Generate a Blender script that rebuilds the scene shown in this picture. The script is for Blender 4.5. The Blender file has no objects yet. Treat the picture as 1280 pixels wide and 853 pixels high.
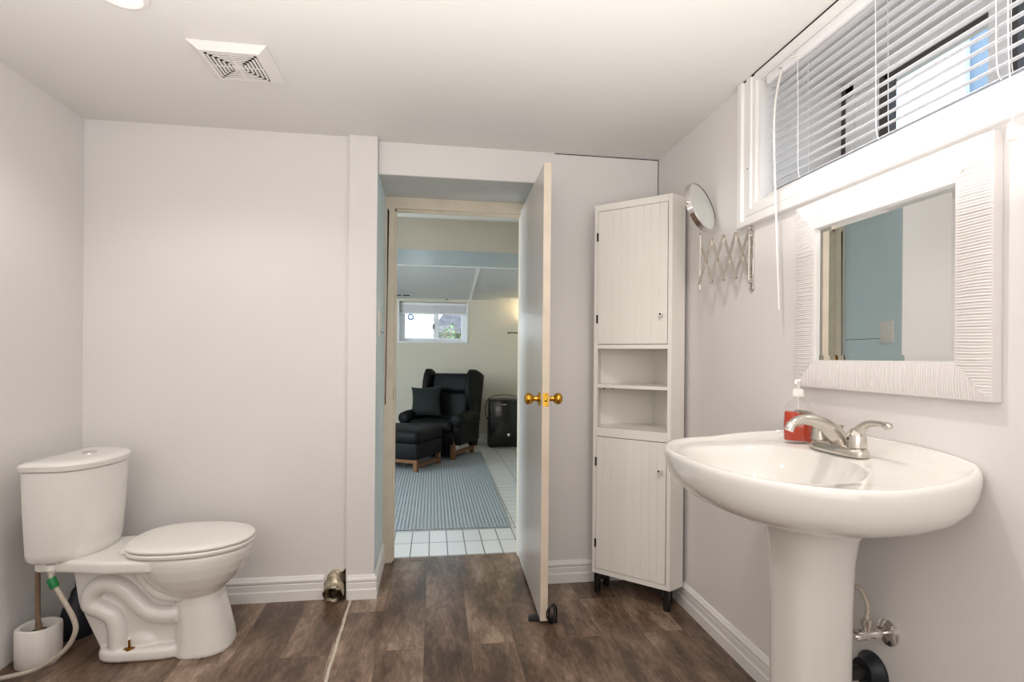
import bpy, bmesh, math, random
from mathutils import Vector, Matrix
random.seed(7)
S = bpy.context.scene
COL = S.collection
PI = math.pi

# ------------------------------------------------------------ camera, world, exposure
EXPOSURE = -0.11
LAMP_W = 19.0          # each bathroom ceiling lamp
SKY = 5.0
cam_d = bpy.data.cameras.new('camera')
cam = bpy.data.objects.new('camera', cam_d); COL.objects.link(cam)
cam_d.sensor_width = 36.0
cam_d.lens = 664.31 / 1280 * 36.0
cam_d.shift_y = (445.9 - 426.5) / 1280
cam_d.clip_start = 0.02
cam.location = (0, 0, 1.18)
cam.matrix_world = (Matrix.Translation((0, 0, 1.18)) @ Matrix.Rotation(-math.radians(8.4597), 4, 'Z')
                    @ Matrix.Rotation(math.radians(90), 4, 'X') @ Matrix.Rotation(0.0085, 4, 'Z'))
S.camera = cam
w = bpy.data.worlds.new('sky'); S.world = w; w.use_nodes = True
w.node_tree.nodes['Background'].inputs['Color'].default_value = (0.72, 0.86, 1.0, 1)
w.node_tree.nodes['Background'].inputs['Strength'].default_value = SKY
S.view_settings.view_transform = 'Standard'
S.view_settings.look = 'None'
S.view_settings.gamma = 1
S.view_settings.use_curve_mapping = False
S.view_settings.exposure = EXPOSURE

def point_light(name, loc, power, col, radius):
    l = bpy.data.lights.new(name, 'POINT'); l.energy = power; l.color = col; l.shadow_soft_size = radius
    o = bpy.data.objects.new(name, l); o.location = loc; COL.objects.link(o); return o
def spot_light(name, loc, power, col, radius):
    l = bpy.data.lights.new(name, 'SPOT'); l.energy = power; l.color = col; l.shadow_soft_size = radius
    l.spot_size = math.radians(150); l.spot_blend = .5
    o = bpy.data.objects.new(name, l); o.location = loc; COL.objects.link(o); return o
def area_light(name, loc, rot, sx, sy, power, col):
    l = bpy.data.lights.new(name, 'AREA'); l.shape = 'RECTANGLE'; l.size = sx; l.size_y = sy
    l.energy = power; l.color = col
    o = bpy.data.objects.new(name, l); o.location = loc; o.rotation_euler = rot; COL.objects.link(o); return o

# room dimensions
XL, XR, YB, YD, YC, H = -1.5774, 1.1915, 2.6813, 2.7142, 2.656, 2.2457
YF = -1.3            # wall behind the photographer
WARM = (1.0, 0.945, 0.895)
LAMPS = [(-0.925, 1.725), (0.66, 1.22), (-0.75, -0.35), (0.45, -0.55)]

# daylight: sun on the gardens outside, daylight entering the lounge's left window; then unseen fill lights added to brighten the bathroom
sl_ = bpy.data.lights.new('sun', 'SUN'); sl_.energy = 5.0; sl_.angle = .02; sl_.color = (1, .97, .92)
so_ = bpy.data.objects.new('sun', sl_); COL.objects.link(so_)
so_.rotation_euler = Vector((.32, .42, -.85)).to_track_quat('-Z', 'Y').to_euler()
area_light('daylight', (-2.73, 4.0, 1.32), (0, -PI / 2, 0), 1.1, 1.3, 78, (.80, .90, 1.0))
area_light('rear_fill', (-.2, -.7, .75), (math.radians(166), 0, 0), 2.2, 1.0, 18, (1, .97, .945))  # added upward fill behind the camera, not a lamp of the room
area_light('ceiling_fill', (-.05, .95, 1.5), (PI, 0, 0), 2.2, 1.3, 17, (1, .97, .945))  # added unseen up-light that brightens the ceiling, no fixture there
area_light('front_fill', (-.2, -1.2, 1.7), (math.radians(100), 0, 0), 2.2, .8, 15, (1, .97, .945))

# ------------------------------------------------------------ materials
def lin(c):
    return tuple((v / 255 / 12.92) if v / 255 <= .04045 else ((v / 255 + .055) / 1.055) ** 2.4 for v in c) + (1,)
class NT:
    def __init__(s, name):
        s.m = bpy.data.materials.new(name); s.m.use_nodes = True
        s.t = s.m.node_tree; s.b = s.t.nodes['Principled BSDF']
    def n(s, typ, **kw):
        nd = s.t.nodes.new(typ)
        for k, v in kw.items():
            if k in nd.inputs: nd.inputs[k].default_value = v
            else: setattr(nd, k, v)
        return nd
    def l(s, a, b): s.t.links.new(a, b)
def mat(name, rgb, rough=.5, metal=0, spec=.5, bump=0, bscale=40, vary=0, vscale=6, coat=0, emit=0, sheen=0):
    k = NT(name); b = k.b
    b.inputs['Base Color'].default_value = lin(rgb)
    b.inputs['Roughness'].default_value = rough
    b.inputs['Metallic'].default_value = metal
    b.inputs['Specular IOR Level'].default_value = spec
    b.inputs['Coat Weight'].default_value = coat
    b.inputs['Sheen Weight'].default_value = sheen
    tc = k.n('ShaderNodeTexCoord')
    if emit:
        b.inputs['Emission Color'].default_value = lin(rgb); b.inputs['Emission Strength'].default_value = emit
    if vary:
        ns = k.n('ShaderNodeTexNoise', Scale=vscale, Detail=4.0); k.l(tc.outputs['Object'], ns.inputs['Vector'])
        mp = k.n('ShaderNodeMapRange'); mp.inputs['From Min'].default_value = .3; mp.inputs['From Max'].default_value = .7
        mp.inputs['To Min'].default_value = 1 - vary; mp.inputs['To Max'].default_value = 1 + vary
        k.l(ns.outputs['Fac'], mp.inputs['Value'])
        hs = k.n('ShaderNodeHueSaturation'); hs.inputs['Color'].default_value = lin(rgb)
        k.l(mp.outputs['Result'], hs.inputs['Value']); k.l(hs.outputs['Color'], b.inputs['Base Color'])
    if bump:
        ns = k.n('ShaderNodeTexNoise', Scale=bscale, Detail=3.0); k.l(tc.outputs['Object'], ns.inputs['Vector'])
        bp = k.n('ShaderNodeBump', Strength=bump, Distance=.01); k.l(ns.outputs['Fac'], bp.inputs['Height'])
        k.l(bp.outputs['Normal'], b.inputs['Normal'])
    return k.m
M = {}
M['wall'] = mat('wall_paint', (231, 228, 226), .42, spec=.4, bump=.05, bscale=25, vary=.012, vscale=2)
M['ceiling'] = mat('ceiling_paint', (236, 234, 230), .6, spec=.3, bump=.04, bscale=18)
M['trim'] = mat('trim_paint', (240, 238, 236), .35, bump=.02)
M['blue'] = mat('blue_paint', (214, 232, 238), .4, bump=.04, bscale=30, vary=.02)
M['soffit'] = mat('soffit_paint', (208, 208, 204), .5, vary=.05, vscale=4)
M['jamb'] = mat('old_cream_paint', (222, 210, 190), .4, vary=.06, vscale=9, bump=.06)
M['door'] = mat('door_paint', (214, 209, 204), .3, spec=.5, vary=.015, bump=.05, bscale=14)
M['dooredge'] = mat('door_edge_paint', (222, 207, 188), .4, vary=.06, vscale=12)
M['dark'] = mat('dark_gap', (22, 20, 18), .8)
M['ceramic'] = mat('white_ceramic', (236, 233, 228), .06, spec=.5, coat=.3)
M['plastic'] = mat('white_plastic', (238, 234, 229), .3)
M['lacquer'] = mat('white_lacquer', (243, 239, 232), .3, spec=.4)
M['cabin'] = mat('cream_board', (226, 218, 200), .5)
M['black'] = mat('black_metal', (22, 21, 21), .35)
M['chrome'] = mat('chrome', (225, 222, 218), .08, metal=1)
M['nickel'] = mat('brushed_nickel', (210, 204, 196), .2, metal=1)
M['brass'] = mat('polished_brass', (214, 164, 62), .16, metal=1)
M['oldbrass'] = mat('aged_brass', (150, 105, 40), .35, metal=1)
M['mirror'] = mat('mirror_glass', (240, 243, 242), .0, metal=1)
M['frame'] = mat('textured_white_frame', (226, 221, 219), .4)
M['blind'] = mat('blind_slat_white', (248, 246, 247), .4)
M['hose'] = mat('braided_hose', (198, 188, 174), .35, metal=.3, bump=.5, bscale=300)
M['green'] = mat('green_collar', (18, 120, 60), .3)
M['navy'] = mat('navy_rubber', (24, 28, 40), .5)
M['wood'] = mat('orange_wood', (122, 84, 54), .4, vary=.15, vscale=30)
M['stick'] = mat('brown_stick', (128, 104, 82), .4, vary=.12, vscale=25)
M['fabric'] = mat('black_upholstery', (8, 9, 11), .6, spec=.25, bump=.15, bscale=350)
M['pillow'] = mat('dark_green_velvet', (5, 20, 17), .8, sheen=.05, bump=.1, bscale=250)
M['gloss'] = mat('gloss_black', (10, 12, 13), .12)
M['vinyl'] = mat('white_vinyl', (236, 238, 240), .35)
M['gasket'] = mat('dark_gasket', (74, 70, 69), .6)
M['farwall'] = mat('cream_wall_paint', (218, 211, 194), .5, vary=.015, vscale=2)
M['beam'] = mat('beam_paint', (196, 190, 176), .35, vary=.03, vscale=3)
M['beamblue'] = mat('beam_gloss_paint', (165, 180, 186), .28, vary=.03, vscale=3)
M['farceil'] = mat('textured_panel_ceiling', (200, 202, 200), .5, bump=.25, bscale=30, vary=.04, vscale=5)
M['siding'] = mat('white_siding', (240, 240, 238), .5)
M['neighbour'] = mat('neighbour_render', (172, 180, 188), .7)
M['leaf'] = mat('green_leaf', (98, 150, 72), .5, vary=.25, vscale=8)
M['rock'] = mat('grey_shingle', (120, 118, 124), .8, vary=.3, vscale=12, bump=.5)
M['soil'] = mat('garden_soil', (120, 108, 92), .9, vary=.2)
M['shutter'] = mat('blue_board', (96, 112, 130), .5)
M['foil'] = mat('crumpled_foil', (176, 166, 146), .3, metal=1, bump=1.0, bscale=45, vary=.6, vscale=22)
M['plaster'] = mat('torn_plaster', (226, 220, 212), .8, bump=.6, bscale=60)
M['seam'] = mat('pale_floor_strip', (205, 195, 178), .6, vary=.12, vscale=30)
M['liquid'] = mat('red_soap', (206, 70, 40), .1)
M['liquid'].node_tree.nodes['Principled BSDF'].inputs['Transmission Weight'].default_value = .2
M['sun'] = mat('blue_stained_glass', (70, 120, 170), .2)
M['bulb'] = mat('lamp_dome', (255, 238, 215), .5, emit=4)

def glassy(name, tint, fac):
    k = NT(name); t = k.t; t.nodes.remove(k.b)
    tr = k.n('ShaderNodeBsdfTransparent'); tr.inputs['Color'].default_value = tint
    gl = k.n('ShaderNodeBsdfGlossy'); gl.inputs['Roughness'].default_value = .02
    lw = k.n('ShaderNodeLayerWeight'); pw = k.n('ShaderNodeMath', operation='POWER'); k.l(lw.outputs['Facing'], pw.inputs[0]); pw.inputs[1].default_value = 4
    fr = k.n('ShaderNodeMath', operation='MULTIPLY_ADD'); k.l(pw.outputs[0], fr.inputs[0]); fr.inputs[1].default_value = fac; fr.inputs[2].default_value = .03
    mx = k.n('ShaderNodeMixShader')
    k.l(fr.outputs[0], mx.inputs[0]); k.l(tr.outputs[0], mx.inputs[1]); k.l(gl.outputs[0], mx.inputs[2])
    k.l(mx.outputs[0], t.nodes['Material Output'].inputs[0]); return k.m
M['pane'] = glassy('window_glass', (.97, .985, .985, 1), .3)
M['bottle'] = glassy('clear_plastic', (.97, .97, .97, 1), .5)
M['wand'] = glassy('clear_acrylic', (.94, .94, .94, 1), .6)

def floor_vinyl():
    k = NT('mottled_vinyl_plank'); b = k.b
    tc = k.n('ShaderNodeTexCoord')
    mp = k.n('ShaderNodeMapping'); mp.inputs['Rotation'].default_value = (0, 0, PI / 2); mp.inputs['Location'].default_value = (.33, .025, 0)
    k.l(tc.outputs['Object'], mp.inputs['Vector'])
    br = k.n('ShaderNodeTexBrick'); br.offset = .37; br.squash = 1
    for n_, v in (('Scale', 1), ('Brick Width', .92), ('Row Height', .185), ('Mortar Size', .0008), ('Mortar Smooth', .2), ('Bias', 0)):
        br.inputs[n_].default_value = v
    br.inputs['Color1'].default_value = (.0, .0, .0, 1); br.inputs['Color2'].default_value = (1, 1, 1, 1); br.inputs['Mortar'].default_value = (.3, .3, .3, 1)
    k.l(mp.outputs[0], br.inputs['Vector'])
    # shift the mottling per plank
    va = k.n('ShaderNodeVectorMath', operation='SCALE'); k.l(br.outputs['Color'], va.inputs[0]); va.inputs['Scale'].default_value = 9
    ad = k.n('ShaderNodeVectorMath', operation='ADD'); k.l(tc.outputs['Object'], ad.inputs[0]); k.l(va.outputs[0], ad.inputs[1])
    st = k.n('ShaderNodeMapping'); st.inputs['Scale'].default_value = (2.0, .62, 1); k.l(ad.outputs[0], st.inputs[0])
    n1 = k.n('ShaderNodeTexNoise', Scale=3.4, Detail=8.0, Roughness=.66); k.l(st.outputs[0], n1.inputs['Vector'])
    n2 = k.n('ShaderNodeTexNoise', Scale=32.0, Detail=5.0, Roughness=.6); k.l(st.outputs[0], n2.inputs['Vector'])
    s3 = k.n('ShaderNodeMapping'); s3.inputs['Scale'].default_value = (14, 2.2, 1); k.l(ad.outputs[0], s3.inputs[0])
    n3 = k.n('ShaderNodeTexNoise', Scale=9.0, Detail=4.0); k.l(s3.outputs[0], n3.inputs['Vector'])
    m1 = k.n('ShaderNodeMath', operation='MULTIPLY_ADD'); k.l(n2.outputs[0], m1.inputs[0]); m1.inputs[1].default_value = .28; k.l(n1.outputs[0], m1.inputs[2])
    m2 = k.n('ShaderNodeMath', operation='MULTIPLY_ADD'); k.l(n3.outputs[0], m2.inputs[0]); m2.inputs[1].default_value = .16; k.l(m1.outputs[0], m2.inputs[2])
    m3 = k.n('ShaderNodeMath', operation='MULTIPLY_ADD'); k.l(br.outputs['Color'], m3.inputs[0]); m3.inputs[1].default_value = .05; k.l(m2.outputs[0], m3.inputs[2])
    cr = k.n('ShaderNodeValToRGB'); e = cr.color_ramp.elements
    e[0].position = .52; e[0].color = lin((60, 45, 35)); e[1].position = .95; e[1].color = lin((172, 149, 130))
    x = e.new(.66); x.color = lin((90, 70, 56)); x = e.new(.8); x.color = lin((128, 105, 88))
    k.l(m3.outputs[0], cr.inputs[0])
    mx = k.n('ShaderNodeMix', data_type='RGBA'); k.l(br.outputs['Fac'], mx.inputs['Factor']); k.l(cr.outputs[0], mx.inputs[6]); mx.inputs[7].default_value = lin((76, 60, 49))
    k.l(mx.outputs[2], b.inputs['Base Color'])
    b.inputs['Roughness'].default_value = .3; b.inputs['Specular IOR Level'].default_value = .5
    bp = k.n('ShaderNodeBump', Strength=.12, Distance=.004); k.l(n2.outputs[0], bp.inputs['Height']); k.l(bp.outputs[0], b.inputs['Normal'])
    return k.m
def floor_tile(name, bw, rh, loc, grout, c1=(226, 225, 222), c2=(214, 214, 212)):
    k = NT(name); b = k.b
    tc = k.n('ShaderNodeTexCoord'); mp = k.n('ShaderNodeMapping'); mp.inputs['Location'].default_value = loc
    k.l(tc.outputs['Object'], mp.inputs[0])
    br = k.n('ShaderNodeTexBrick'); br.offset = 0; br.squash = 1
    for n_, v in (('Scale', 1), ('Brick Width', bw), ('Row Height', rh), ('Mortar Size', .0032), ('Mortar Smooth', .1), ('Bias', 0)):
        br.inputs[n_].default_value = v
    br.inputs['Color1'].default_value = lin(c1); br.inputs['Color2'].default_value = lin(c2); br.inputs['Mortar'].default_value = lin(grout)
    k.l(mp.outputs[0], br.inputs[0]); k.l(br.outputs[0], b.inputs['Base Color'])
    b.inputs['Roughness'].default_value = .3
    bp = k.n('ShaderNodeBump', Strength=.4, Distance=.003); bp.invert = True
    k.l(br.outputs['Fac'], bp.inputs['Height']); k.l(bp.outputs[0], b.inputs['Normal'])
    return k.m
def rug_mat():
    k = NT('blue_grey_woven_rug'); b = k.b
    tc = k.n('ShaderNodeTexCoord')
    wv = k.n('ShaderNodeTexWave', Scale=12.5, Distortion=1.0, Detail=2.0); wv.bands_direction = 'X'
    wv.inputs['Detail Scale'].default_value = 12
    k.l(tc.outputs['Object'], wv.inputs[0])
    ns = k.n('ShaderNodeTexNoise', Scale=70.0, Detail=3.0); k.l(tc.outputs['Object'], ns.inputs[0])
    md = k.n('ShaderNodeMath', operation='MULTIPLY_ADD'); k.l(ns.outputs[0], md.inputs[0]); md.inputs[1].default_value = 1.3; k.l(wv.outputs['Fac'], md.inputs[2])
    cr = k.n('ShaderNodeValToRGB'); e = cr.color_ramp.elements
    e[0].position = .35; e[0].color = lin((134, 141, 146)); e[1].position = 1.0; e[1].color = lin((157, 163, 166))
    k.l(md.outputs[0], cr.inputs[0]); k.l(cr.outputs[0], b.inputs['Base Color']); b.inputs['Roughness'].default_value = .9
    bp = k.n('ShaderNodeBump', Strength=.5, Distance=.006); k.l(md.outputs[0], bp.inputs['Height']); k.l(bp.outputs[0], b.inputs['Normal'])
    return k.m
M['vinylfloor'] = floor_vinyl()
M['tile'] = floor_tile('white_floor_tile', .1105, .226, (.122 + .0016, -3.168 + 3 * .226 + .0016, 0), (92, 92, 88))
M['tile2'] = floor_tile('white_floor_tile_border', .221, .113, (.31, -3.62 + 8 * .113, 0), (120, 122, 116))
M['rug'] = rug_mat()

# ------------------------------------------------------------ geometry helpers
class MB:
    def __init__(s): s.bm = bmesh.new()
    def _add(s, verts, faces):
        vs = [s.bm.verts.new(v) for v in verts]
        for f in faces:
            try: s.bm.faces.new([vs[i] for i in f])
            except ValueError: pass
        return vs
    def merge(s, other, mtx=None):
        me = bpy.data.meshes.new('t'); other.to_mesh(me); other.free()
        if mtx is not None: me.transform(mtx)
        s.bm.from_mesh(me); bpy.data.meshes.remove(me); return s
    def box(s, a, b, bev=0, seg=2, mtx=None):
        t = bmesh.new(); bmesh.ops.create_cube(t, size=1)
        for v in t.verts:
            v.co = Vector([(a[i] + b[i]) / 2 + v.co[i] * abs(b[i] - a[i]) for i in range(3)])
        if bev: bmesh.ops.bevel(t, geom=t.edges[:], offset=bev, segments=seg, profile=.5, affect='EDGES')
        return s.merge(t, mtx)
    def prism(s, pts, axis, lo, hi, bev=0, seg=2, mtx=None):
        # pts in the two other axes in order (x,y),(x,z)or(y,z)
        t = bmesh.new()
        def P(p, d): return {'z': (p[0], p[1], d), 'y': (p[0], d, p[1]), 'x': (d, p[0], p[1])}[axis]
        A = [t.verts.new(P(p, lo)) for p in pts]; B = [t.verts.new(P(p, hi)) for p in pts]
        n = len(pts)
        fa = t.faces.new(A); fb = t.faces.new(B[::-1])
        for i in range(n): t.faces.new((A[i], B[i], B[(i + 1) % n], A[(i + 1) % n]))
        bmesh.ops.recalc_face_normals(t, faces=t.faces[:])
        if bev:
            es = list(fa.edges) + list(fb.edges)
            bmesh.ops.bevel(t, geom=es, offset=bev, segments=seg, profile=.5, affect='EDGES')
        return s.merge(t, mtx)
    def loft(s, rings, cap0=True, cap1=True, closed=True, mtx=None):
        t = bmesh.new(); R = [[t.verts.new(p) for p in r] for r in rings]; n = len(rings[0])
        for a, b in zip(R, R[1:]):
            for i in range(n if closed else n - 1):
                t.faces.new((a[i], a[(i + 1) % n], b[(i + 1) % n], b[i]))
        if cap0: t.faces.new(R[0][::-1])
        if cap1: t.faces.new(R[-1])
        bmesh.ops.recalc_face_normals(t, faces=t.faces[:])
        return s.merge(t, mtx)
    def tube(s, pts, r, n=12, cap=True, mtx=None):
        pts = [Vector(p) for p in pts]; k = len(pts)
        rr = r if isinstance(r, (list, tuple)) else [r] * k
        up = Vector((0, 0, 1)); rings = []; pu = None
        for i, p in enumerate(pts):
            d = (pts[min(i + 1, k - 1)] - pts[max(i - 1, 0)]).normalized()
            if pu is None:
                a = up if abs(d.z) < .9 else Vector((1, 0, 0)); u = d.cross(a).normalized()
            else: u = (pu - d * pu.dot(d)).normalized()
            pu = u; v = d.cross(u)
            rings.append([p + rr[i] * (math.cos(2 * PI * j / n) * u + math.sin(2 * PI * j / n) * v) for j in range(n)])
        return s.loft(rings, cap, cap, True, mtx)
    def lathe(s, prof, c=(0, 0, 0), axis='z', n=32, mtx=None, cap=True):
        rings = []
        for r, h in prof:
            ring = []
            for j in range(n):
                a = 2 * PI * j / n; x, y = r * math.cos(a), r * math.sin(a)
                q = {'z': (x, y, h), 'x': (h, x, y), 'y': (x, h, y)}[axis]
                ring.append(Vector(q) + Vector(c))
            rings.append(ring)
        return s.loft(rings, cap, cap, True, mtx)
    def sphere(s, c, r, sc=(1, 1, 1), mtx=None, u=24, v=14):
        t = bmesh.new(); bmesh.ops.create_uvsphere(t, u_segments=u, v_segments=v, radius=r)
        for q in t.verts: q.co = Vector((q.co.x * sc[0], q.co.y * sc[1], q.co.z * sc[2])) + Vector(c)
        return s.merge(t, mtx)
    def build(s, name, m, parent=None, smooth=True, angle=38):
        me = bpy.data.meshes.new(name); s.bm.to_mesh(me); s.bm.free()
        if m is not None: me.materials.append(M[m] if isinstance(m, str) else m)
        if smooth:
            me.shade_smooth(); me.set_sharp_from_angle(angle=math.radians(angle))
        o = bpy.data.objects.new(name, me); COL.objects.link(o)
        if parent is not None:
            o.parent = parent
            if parent.location.length > 0 or parent.rotation_euler.z:
                pm = Matrix.LocRotScale(parent.location, parent.rotation_euler, None)
                p = parent.parent
                while p is not None:
                    pm = Matrix.LocRotScale(p.location, p.rotation_euler, None) @ pm; p = p.parent
                o.matrix_parent_inverse = pm.inverted()
        return o
def tag(o, label=None, cat=None, group=None, kind=None):
    if label: o['label'] = label
    if cat: o['category'] = cat
    if group: o['group'] = group
    if kind: o['kind'] = kind
    return o
def empty(name, loc, label, cat, group=None, rz=0, kind=None):
    o = bpy.data.objects.new(name, None); o.empty_display_size = .1; COL.objects.link(o)
    o.location = loc; o.rotation_euler = (0, 0, rz); return tag(o, label, cat, group, kind)
def struct(o, label, cat): return tag(o, label, cat, None, 'structure')
def spline(pts, n=8):
    pts = [Vector(p) for p in pts]; out = []
    for i in range(len(pts) - 1):
        p0 = pts[max(i - 1, 0)]; p1 = pts[i]; p2 = pts[i + 1]; p3 = pts[min(i + 2, len(pts) - 1)]
        for j in range(n):
            t = j / n
            out.append(.5 * ((2 * p1) + (p2 - p0) * t + (2 * p0 - 5 * p1 + 4 * p2 - p3) * t * t + (3 * p1 - p0 - 3 * p2 + p3) * t ** 3))
    out.append(pts[-1]); return out
def sup(a, b, e, n=48, c=(0, 0)):
    r = []
    for i in range(n):
        t = 2 * PI * i / n; x, y = math.cos(t), math.sin(t)
        r.append((c[0] + a * math.copysign(abs(x) ** (2 / e), x), c[1] + b * math.copysign(abs(y) ** (2 / e), y)))
    return r

# ------------------------------------------------------------ SETTING: bathroom shell
T = .12
struct(MB().box((XL, YF, -.1), (XR, 3.1585, 0)).build('floor', 'vinylfloor', smooth=False), 'dark brown mottled vinyl plank floor of the bathroom', 'floor')
struct(MB().box((XL - T, YF - T, H), (1.75, YD + .1, H + .1)).build('ceiling', 'ceiling', smooth=False), 'white painted bathroom ceiling', 'ceiling')
struct(MB().box((XL - T, YF, -.1), (XL, YD + .1, H)).build('wall_left', 'wall', smooth=False), 'pale grey wall left of the toilet', 'wall')
struct(MB().box((XL, YF - T, -.1), (XR, YF, H)).build('wall_front', 'wall', smooth=False), 'pale grey wall behind the camera', 'wall')
# back wall with the torn notch beside the column
notch = [(-.512, 0), (-.512, .07), (-.497, .098), (-.462, .118), (-.425, .146), (-.4, .17)]
poly = [(XL, 0)] + notch + [(-.4, H), (XL, H)]
struct(MB().prism(poly, 'y', YB, YB + .1).build('wall_back', 'wall', smooth=False), 'pale grey wall behind the toilet', 'wall')
struct(MB().box((-.6, YB + .1, 0), (-.28, YB + .13, .3)).build('wall_cavity', 'dark', smooth=False), 'dark cavity inside the torn wall corner', 'wall')
# column with a blue inner face
struct(MB().box((-.407, YC, 0), (-.2752, 3.09, H)).build('wall_column', 'wall', smooth=False), 'narrow boxed-out wall strip left of the doorway', 'wall')
struct(MB().box((-.2752, YC + .004, 0), (-.2742, 3.09, 2.085)).build('wall_reveal', 'blue', smooth=False), 'blue painted side of the doorway recess', 'wall')
RX = .585
m = MB(); m.box((-.2742, YD, 2.085), (RX, 3.09, H)); m.box((RX, YD, 0), (XR + .4, YD + .1, H))
struct(m.build('wall_doorway', 'wall', smooth=False), 'pale grey wall over and right of the doorway', 'wall')
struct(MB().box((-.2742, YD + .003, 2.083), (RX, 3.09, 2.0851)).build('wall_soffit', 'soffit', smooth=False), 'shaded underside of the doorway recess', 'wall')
struct(MB().box((RX, YD + .1, 0), (RX + .1, 3.09, 2.085)).build('wall_recess', 'blue', smooth=False), 'right side of the doorway recess behind the door', 'wall')
# right wall with window opening
WY0, WY1, WZ0, WZ1, WD = .28, 1.812, 1.765, 2.215, 1.62
m = MB()
m.box((XR, YF, -.1), (WD, YD, WZ0)); m.box((XR, WY1, WZ0), (WD, YD, H)); m.box((XR, YF, WZ0), (WD, WY0, H)); m.box((XR, WY0, WZ1), (WD, WY1, H))
struct(m.build('wall_right', 'wall', smooth=False), 'pale grey wall behind the sink and mirror', 'wall')
# crack lines where wall, ceiling and corner meet
struct(MB().box((.62, YD - .0015, H - .006), (XR, YD, H - .002)).build('trim_1', 'dark', smooth=False), 'thin dark crack between ceiling and doorway wall', 'crack')
struct(MB().box((XR - .003, YD - .002, 1.9), (XR, YD, H - .004)).build('trim_2', 'dark', smooth=False), 'thin dark vertical gap in the corner above the cabinet', 'crack')
# floor strip
m = MB(); ring = []
for i in range(30):
    y = 2.645 - i * .026; wv = .0058 + .0008 * math.sin(i * 1.9) + .0006 * math.sin(i * 4.1); x = -.3835 + .0004 * i + .001 * math.sin(i * .8)
    ring.append([(x - wv, y, .0), (x - wv, y, .0022), (x + wv, y, .0022), (x + wv, y, .0)])
m.loft(ring)
struct(m.build('trim_3', 'seam', smooth=False), 'pale worn strip along the floor in front of the column', 'floor strip')

# baseboards: stepped colonial profile (distance out, height)
BP = [(0, 0), (.0145, 0), (.0145, .046), (.0115, .052), (.0115, .078), (.0095, .082), (.0135, .09), (.0135, .098), (.009, .104), (.006, .113), (0, .115)]
def baseboard(name, p0, p1, nrm, label, m0=0, m1=0):
    # m0/m1: mitre extension of the ends per unit of outward distance
    p0, p1, nrm = Vector(p0), Vector(p1), Vector(nrm); d = (p1 - p0).normalized(); mb = MB()
    r0 = [p0 + nrm * a - d * a * m0 + Vector((0, 0, z)) for a, z in BP]; r1 = [p1 + nrm * a + d * a * m1 + Vector((0, 0, z)) for a, z in BP]
    mb.loft([r0, r1]); return struct(mb.build(name, 'trim', angle=20), label, 'baseboard')
baseboard('baseboard_back', (XL, YB, 0), (-.512, YB, 0), (0, -1, 0), 'white stepped baseboard behind the toilet')
baseboard('baseboard_column', (-.4, YC, 0), (-.2742, YC, 0), (0, -1, 0), 'short white stepped baseboard across the narrow column', 0, 1)
baseboard('baseboard_reveal', (-.2742, YC, 0), (-.2742, 3.09, 0), (1, 0, 0), 'white baseboard running into the doorway recess', 1, 0)
baseboard('baseboard_doorway', (RX, YD, 0), (XR, YD, 0), (0, -1, 0), 'white stepped baseboard between door and corner cabinet')
baseboard('baseboard_right', (XR, YD, 0), (XR, YF, 0), (-1, 0, 0), 'white stepped baseboard along the sink wall')

# door frame
m = MB()
m.prism([(-.2742, 0), (-.222, 0), (-.222, 2.02), (.505, 2.02), (.505, 0), (RX, 0), (RX, 2.083), (-.2742, 2.083)], 'y', 3.09, 3.16)
m.box((-.222, 3.115, 0), (-.212, 3.16, 2.02)); m.box((-.222, 3.115, 2.01), (.505, 3.16, 2.02))
fr = m.build('door_frame', 'jamb', smooth=False); struct(fr, 'old cream painted frame around the open doorway', 'door frame')
MB().box((-.2225, 3.092, .93), (-.2205, 3.112, 1.0)).build('strike_plate', 'oldbrass', fr)
MB().prism([(-.2685, .9), (-.263, .9), (-.258, 1.5), (-.252, 2.0), (-.262, 2.02), (-.262, 1.5)], 'y', 3.0885, 3.09).build('crack', 'dark', fr, smooth=False)
# walls of the next room carried round the frame
# ------------------------------------------------------------ open door
DH = Vector((.522, 3.10, 0)); DFree = Vector((.4945, 2.30, 0))
dd = (DFree - DH).normalized(); ang = math.atan2(dd.y, dd.x); L = (DFree - DH).length
MD = Matrix.Translation(DH) @ Matrix.Rotation(ang, 4, 'Z')     # local x along the door, y thickness
door = empty('door_1', (DFree.x, DFree.y, .012), 'white flat slab door standing open into the bathroom', 'door', kind='structure')
MB().box((0, -.0165, .012), (L - .001, .0165, 2.038), .0012, 1, MD).build('slab', 'door', door)
e = MB().box((L - .001, -.0165, .012), (L + .0003, .0165, 2.038), 0, 1, MD).build('slab_edge', 'dooredge', door); e['label'] = 'cream stained lock edge of the door'
KZ = .99; kx = L - .062
for sgn, nm in ((1, 'door_knob'), (-1, 'door_knob')):
    prof = [(.0, 0), (.031, 0), (.031, .004), (.026, .008), (.013, .011), (.0115, .022), (.0125, .03), (.02, .035), (.0255, .044), (.027, .052), (.0245, .061), (.017, .068), (.008, .0705), (.0, .071)]
    k = MB(); k.lathe([(r, sgn * (.0165 + h)) for r, h in prof], (kx, 0, KZ), 'y', 28, MD)
    kb = k.build(nm, 'brass', door)
MB().box((L + .0003, -.0125, KZ - .03), (L + .0018, .0125, KZ + .03), .0005, 1, MD).box((L + .0015, -.006, KZ - .009), (L + .010, .006, KZ + .009), .002, 2, MD).sphere((L + .0018, 0, KZ + .022), .003, (.4, 1, 1), MD, 10, 6).sphere((L + .0018, 0, KZ - .022), .003, (.4, 1, 1), MD, 10, 6).build('latch_plate', 'brass', door)
for z in (.25, 1.75):
    MB().lathe([(0, -.045), (.007, -.045), (.007, .045), (0, .045)], (.0, .019, z), 'z', 12, MD).build('hinge', 'oldbrass', door)
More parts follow.
